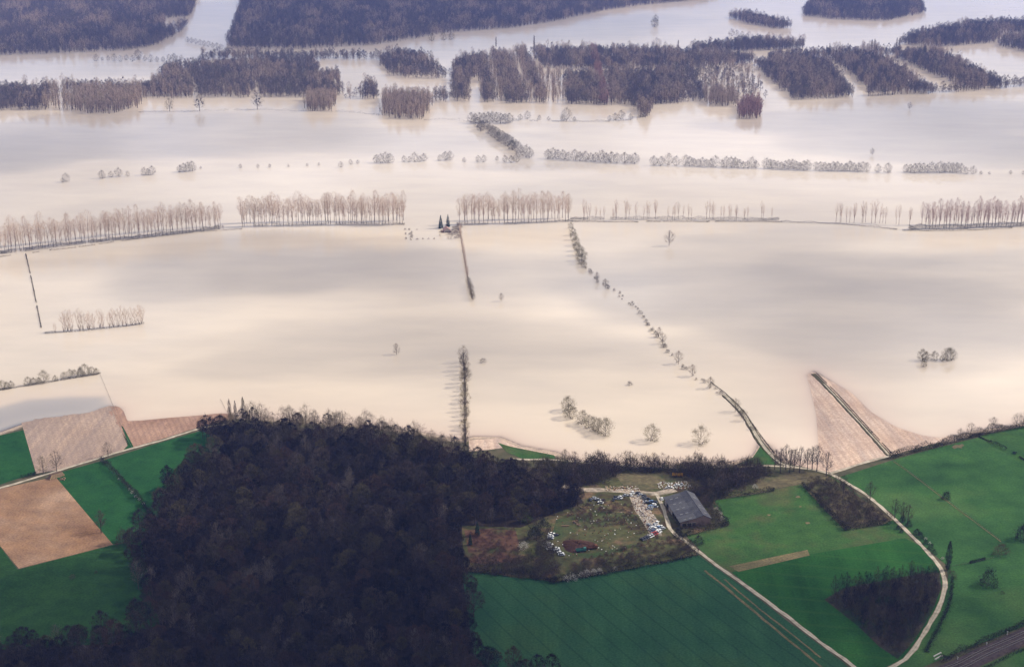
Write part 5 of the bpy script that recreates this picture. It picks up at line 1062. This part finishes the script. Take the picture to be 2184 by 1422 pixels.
# timber lying on the heath
LOG = MB(); LOG.tube([(-.5, 0, 0), (.5, 0, 0)], [1, .9], 8, 0, False)
for sgn, x in ((1, .5), (-1, -.5)):
    t = np.linspace(0, 6.283, 9)[:-1]; r = .9 if sgn > 0 else 1.0
    LOG.add([(x, r * math.cos(q), r * math.sin(q)) for q in t], [tuple(range(8)) if sgn > 0 else tuple(range(8))[::-1]], 1)
LOG = LOG.mesh('log', ['log_bark', 'log_end'])
for zx, zy, rz, ln, lab in [(462, 603, -1.1, 6.0, 'long brown log lying by the green patch'), (448, 580, .3, 3.5, 'pale log lying across the end of the long one'), (342, 633, .1, 5.0, 'dark log lying on the reddish heath'), (485, 620, .4, 2.4, 'short pale log at the lower end of the long one')]:
    x, y = gp(*zpx(zx, zy), LZ); tag(link('log', LOG, None, (x, y, z1(x, y) + .42), rz, (ln, .4, .4)), lab, 'log')
def log_pile():
    x, y = gp(120, 1017, LZ); a = gp(0, 1041, LZ); b = gp(130, 1002, LZ); rz = math.atan2(b[1] - a[1], b[0] - a[0])
    e = tag(link('log_pile', None, None, (x, y, z1(x, y) + .08), rz), 'stack of cut logs beside the left lane', 'log pile'); r2 = random.Random(3)
    for lay in range(4):
        for k in range(13 - lay):
            link('log', LOG, e, (-5.2 + .85 * k + .42 * lay, r2.uniform(-.2, .2), .42 + .74 * lay), R(90) + r2.uniform(-.04, .04), (3.6 + r2.uniform(-.2, .2), .42, .42))
    x2, y2 = gp(134, 1022, LZ); e = tag(link('log_pile', None, None, (x2, y2, z1(x2, y2) + .08), rz + .5), 'small loose heap of logs next to the stack', 'log pile')
    for k in range(7): link('log', LOG, e, (r2.uniform(-1.4, 1.4), r2.uniform(-1.2, 1.2), .36 + .6 * (k // 4)), r2.uniform(0, 3), (2.6, .36, .36))
log_pile()

# ------------------------------------------------------------------ railway
RAIL = [(1960, 1454), (2047, 1421), (2100, 1394), (2184, 1357), (2330, 1290)]
rw = ribbon('railway', RAIL, 11, 'ballast', 'double railway track on brown ballast in the corner', 0.0, None, [(-6, 0.05), (-4.8, .75), (0, .8), (4.8, .75), (6, .05)], 'railway', .02)
L_ = smooth_line(gps(RAIL, LZ), 5.0); T_ = np.gradient(L_, axis=0); T_ /= np.linalg.norm(T_, axis=1, keepdims=True); N_ = np.c_[-T_[:, 1], T_[:, 0]]
SL = MB(); SL.box((0, 0, 0), (.26, 2.6, .2)); SL = SL.mesh('sleeper', ['wood_post'])
for side, c in ((0, -2.0), (1, 2.0)):
    for g in (-.72, .72):
        m = MB(); m.tube([(*(L_[i] + N_[i] * (c + g)), 2.22) for i in range(len(L_))], [.10] * len(L_), 4); link('rail', m.mesh('rail', ['steel']), rw)
    D_ = np.r_[0, np.cumsum(np.linalg.norm(np.diff(L_, axis=0), axis=1))]
    for s in np.arange(0, D_[-1], 2.0):
        i = min(len(L_) - 1, int(np.searchsorted(D_, s))); p = np.array([np.interp(s, D_, L_[:, 0]), np.interp(s, D_, L_[:, 1])]) + N_[i] * c
        link('sleeper', SL, rw, (p[0], p[1], 2.08), math.atan2(T_[i][1], T_[i][0]))
for k, (px_, py_, dx) in enumerate([(1999, 1396, 'upper'), (2002, 1402, 'lower')]):
    x, y = gp(px_, py_, LZ); m = MB(); m.box((0, 0, .25), (6.5, .5, .5)); m.box((-2.8, 0, .1), (.5, .9, .3)); m.box((2.8, 0, .1), (.5, .9, .3))
    tag(link('concrete_beam', m.mesh('concrete_beam', ['concrete']), None, (x, y, z1(x, y) + .1), R(38)), 'pale concrete beam lying in the grass by the railway hedge, the %s one' % dx, 'beam')
for px_, py_ in [(2148, 1353), (2104, 1377), (2042, 1408)]:
    x, y = gp(px_, py_, LZ); m = MB(); m.box((0, 0, .8), (.3, .3, 1.8)); m.box((0, 0, 1.9), (.7, .15, .6)); m.box((0, 0, .05), (.6, .6, .2))
    tag(link('marker_post', m.mesh('marker_post', ['concrete']), None, (x, y, z1(x, y) + .1), R(-40)), 'small pale marker post beside the railway', 'post', 'railway marker posts')

# ------------------------------------------------------------------ air
def haze():
    m = bpy.data.materials.new('haze'); m.use_nodes = True; nt = m.node_tree; nt.nodes.clear()
    o = nt.nodes.new('ShaderNodeOutputMaterial'); v = nt.nodes.new('ShaderNodeVolumePrincipled')
    v.inputs['Color'].default_value = (0.18, 0.33, 1.0, 1); v.inputs['Density'].default_value = HAZE_D; v.inputs['Density Attribute'].default_value = ''
    v.inputs['Anisotropy'].default_value = 0.1
    nt.links.new(v.outputs[0], o.inputs['Volume']); MATS['haze'] = m
    b = MB(); S = 12600; b.box((0, 0, 213.5), (2 * S, 2 * S, 433)); tag(link('haze', b.mesh('haze', ['haze'])), 'thin bluish haze over the whole valley', 'haze', kind='stuff')
HAZE_D = 5.2e-5
haze()
# unseen clouds above the frame, each placed sunward of the spot it should shade
def cloud(px_, py_, rx, ry, tau, seed, alt=1500.0, label=''):
    m = bpy.data.materials.get('cloud_%g' % tau)
    thick = 170.0
    if m is None:
        m = bpy.data.materials.new('cloud_%g' % tau); m.use_nodes = True; nt = m.node_tree; nt.nodes.clear()
        o = nt.nodes.new('ShaderNodeOutputMaterial'); v = nt.nodes.new('ShaderNodeVolumePrincipled'); v.inputs['Color'].default_value = (.98, .98, .98, 1)
        v.inputs['Density'].default_value = tau / (thick * 1.55); v.inputs['Density Attribute'].default_value = ''; v.inputs['Anisotropy'].default_value = .5
        nt.links.new(v.outputs[0], o.inputs['Volume']); MATS[m.name] = m
    gx, gy = gp(px_, py_); c = Vector((gx, gy, 0)) + sdir * (alt / sdir.z); rng = np.random.default_rng(seed); ph = rng.uniform(0, 6.28, 6)
    b = MB(); nu, nv = 28, 12; V = []; F = []
    for j in range(nv + 1):
        q = math.pi * j / nv
        for i in range(nu):
            t = 2 * math.pi * i / nu; k = 1 + .22 * math.sin(2 * t + ph[0]) + .18 * math.sin(3 * t + ph[1]) + .12 * math.sin(5 * t + ph[2] + 2 * q) + .08 * math.sin(8 * t + ph[3])
            V.append((rx * k * math.sin(q) * math.cos(t), ry * k * math.sin(q) * math.sin(t), thick / 2 * math.cos(q) * (1.1 if q < 1.57 else .7) * (1 + .15 * math.sin(4 * t + 3 * q + ph[4]))))
    for j in range(nv):
        for i in range(nu): F.append((j * nu + i, (j + 1) * nu + i, (j + 1) * nu + (i + 1) % nu, j * nu + (i + 1) % nu))
    b.add(V, F); o = link('cloud', b.mesh('cloud', [m.name]), None, c); tag(o, label, 'cloud', kind='structure')
cloud(1790, 660, 215, 150, 1.15, 1, label='thin cloud shading the right hand flood')
cloud(1560, 560, 190, 95, .6, 11, label='faint added cloud shading the flood below the black hedges')  # satellites and wisps added out of view to break up the shade outlines
cloud(2020, 590, 150, 130, .6, 12, label='faint added cloud shading the flood below the rosy poplars')
cloud(1620, 740, 120, 60, .45, 13, label='faint added cloud wisp shading the flood left of the raised track')
cloud(1180, 590, 130, 70, .35, 14, label='faint added cloud wisp shading the flood by the row from the house')
cloud(1130, 790, 120, 60, .35, 15, label='faint added cloud wisp shading the flood right of the near tree row')
crg = random.Random(77)
for k in range(16):
    cloud(crg.uniform(0, 2184), crg.uniform(280, 860), crg.uniform(45, 110), crg.uniform(35, 80), .42, 40 + k, label='small added cloud out of view, mottling the shade on the flood')  # scattered small clouds, added to mottle the shade
cloud(880, 600, 120, 90, .5, 16, label='faint added cloud shading the flood left of the row from the house')  # added, like the next, to roughen the shade edges
cloud(330, 470, 150, 110, .3, 17, label='faint added cloud shading the long left poplar row')
cloud(640, 560, 150, 160, 1.15, 2, label='thin cloud shading the flood below the middle poplar row')
cloud(860, 730, 150, 95, .6, 3, label='faint cloud shading the open flood left of the near tree row')
cloud(120, 300, 260, 240, 1.1, 4, label='thin cloud shading the far left water')
cloud(1960, 270, 330, 260, .9, 5, label='thin cloud shading the far right water')
cloud(640, 290, 280, 170, .6, 6, label='faint cloud shading the far middle water')
cloud(500, 1530, 470, 185, 1.7, 7, label='added cloud out of view, darkening the foreground wood')  # added above the view to darken the lower foreground
cloud(2000, 1440, 260, 150, 1.3, 8, label='added cloud out of view, darkening the railway corner')  # likewise added, darkens the lower right corner
cloud(700, 60, 900, 700, .9, 9, label='wide cloud shading the far woods')
print('objects', len(SC.objects))
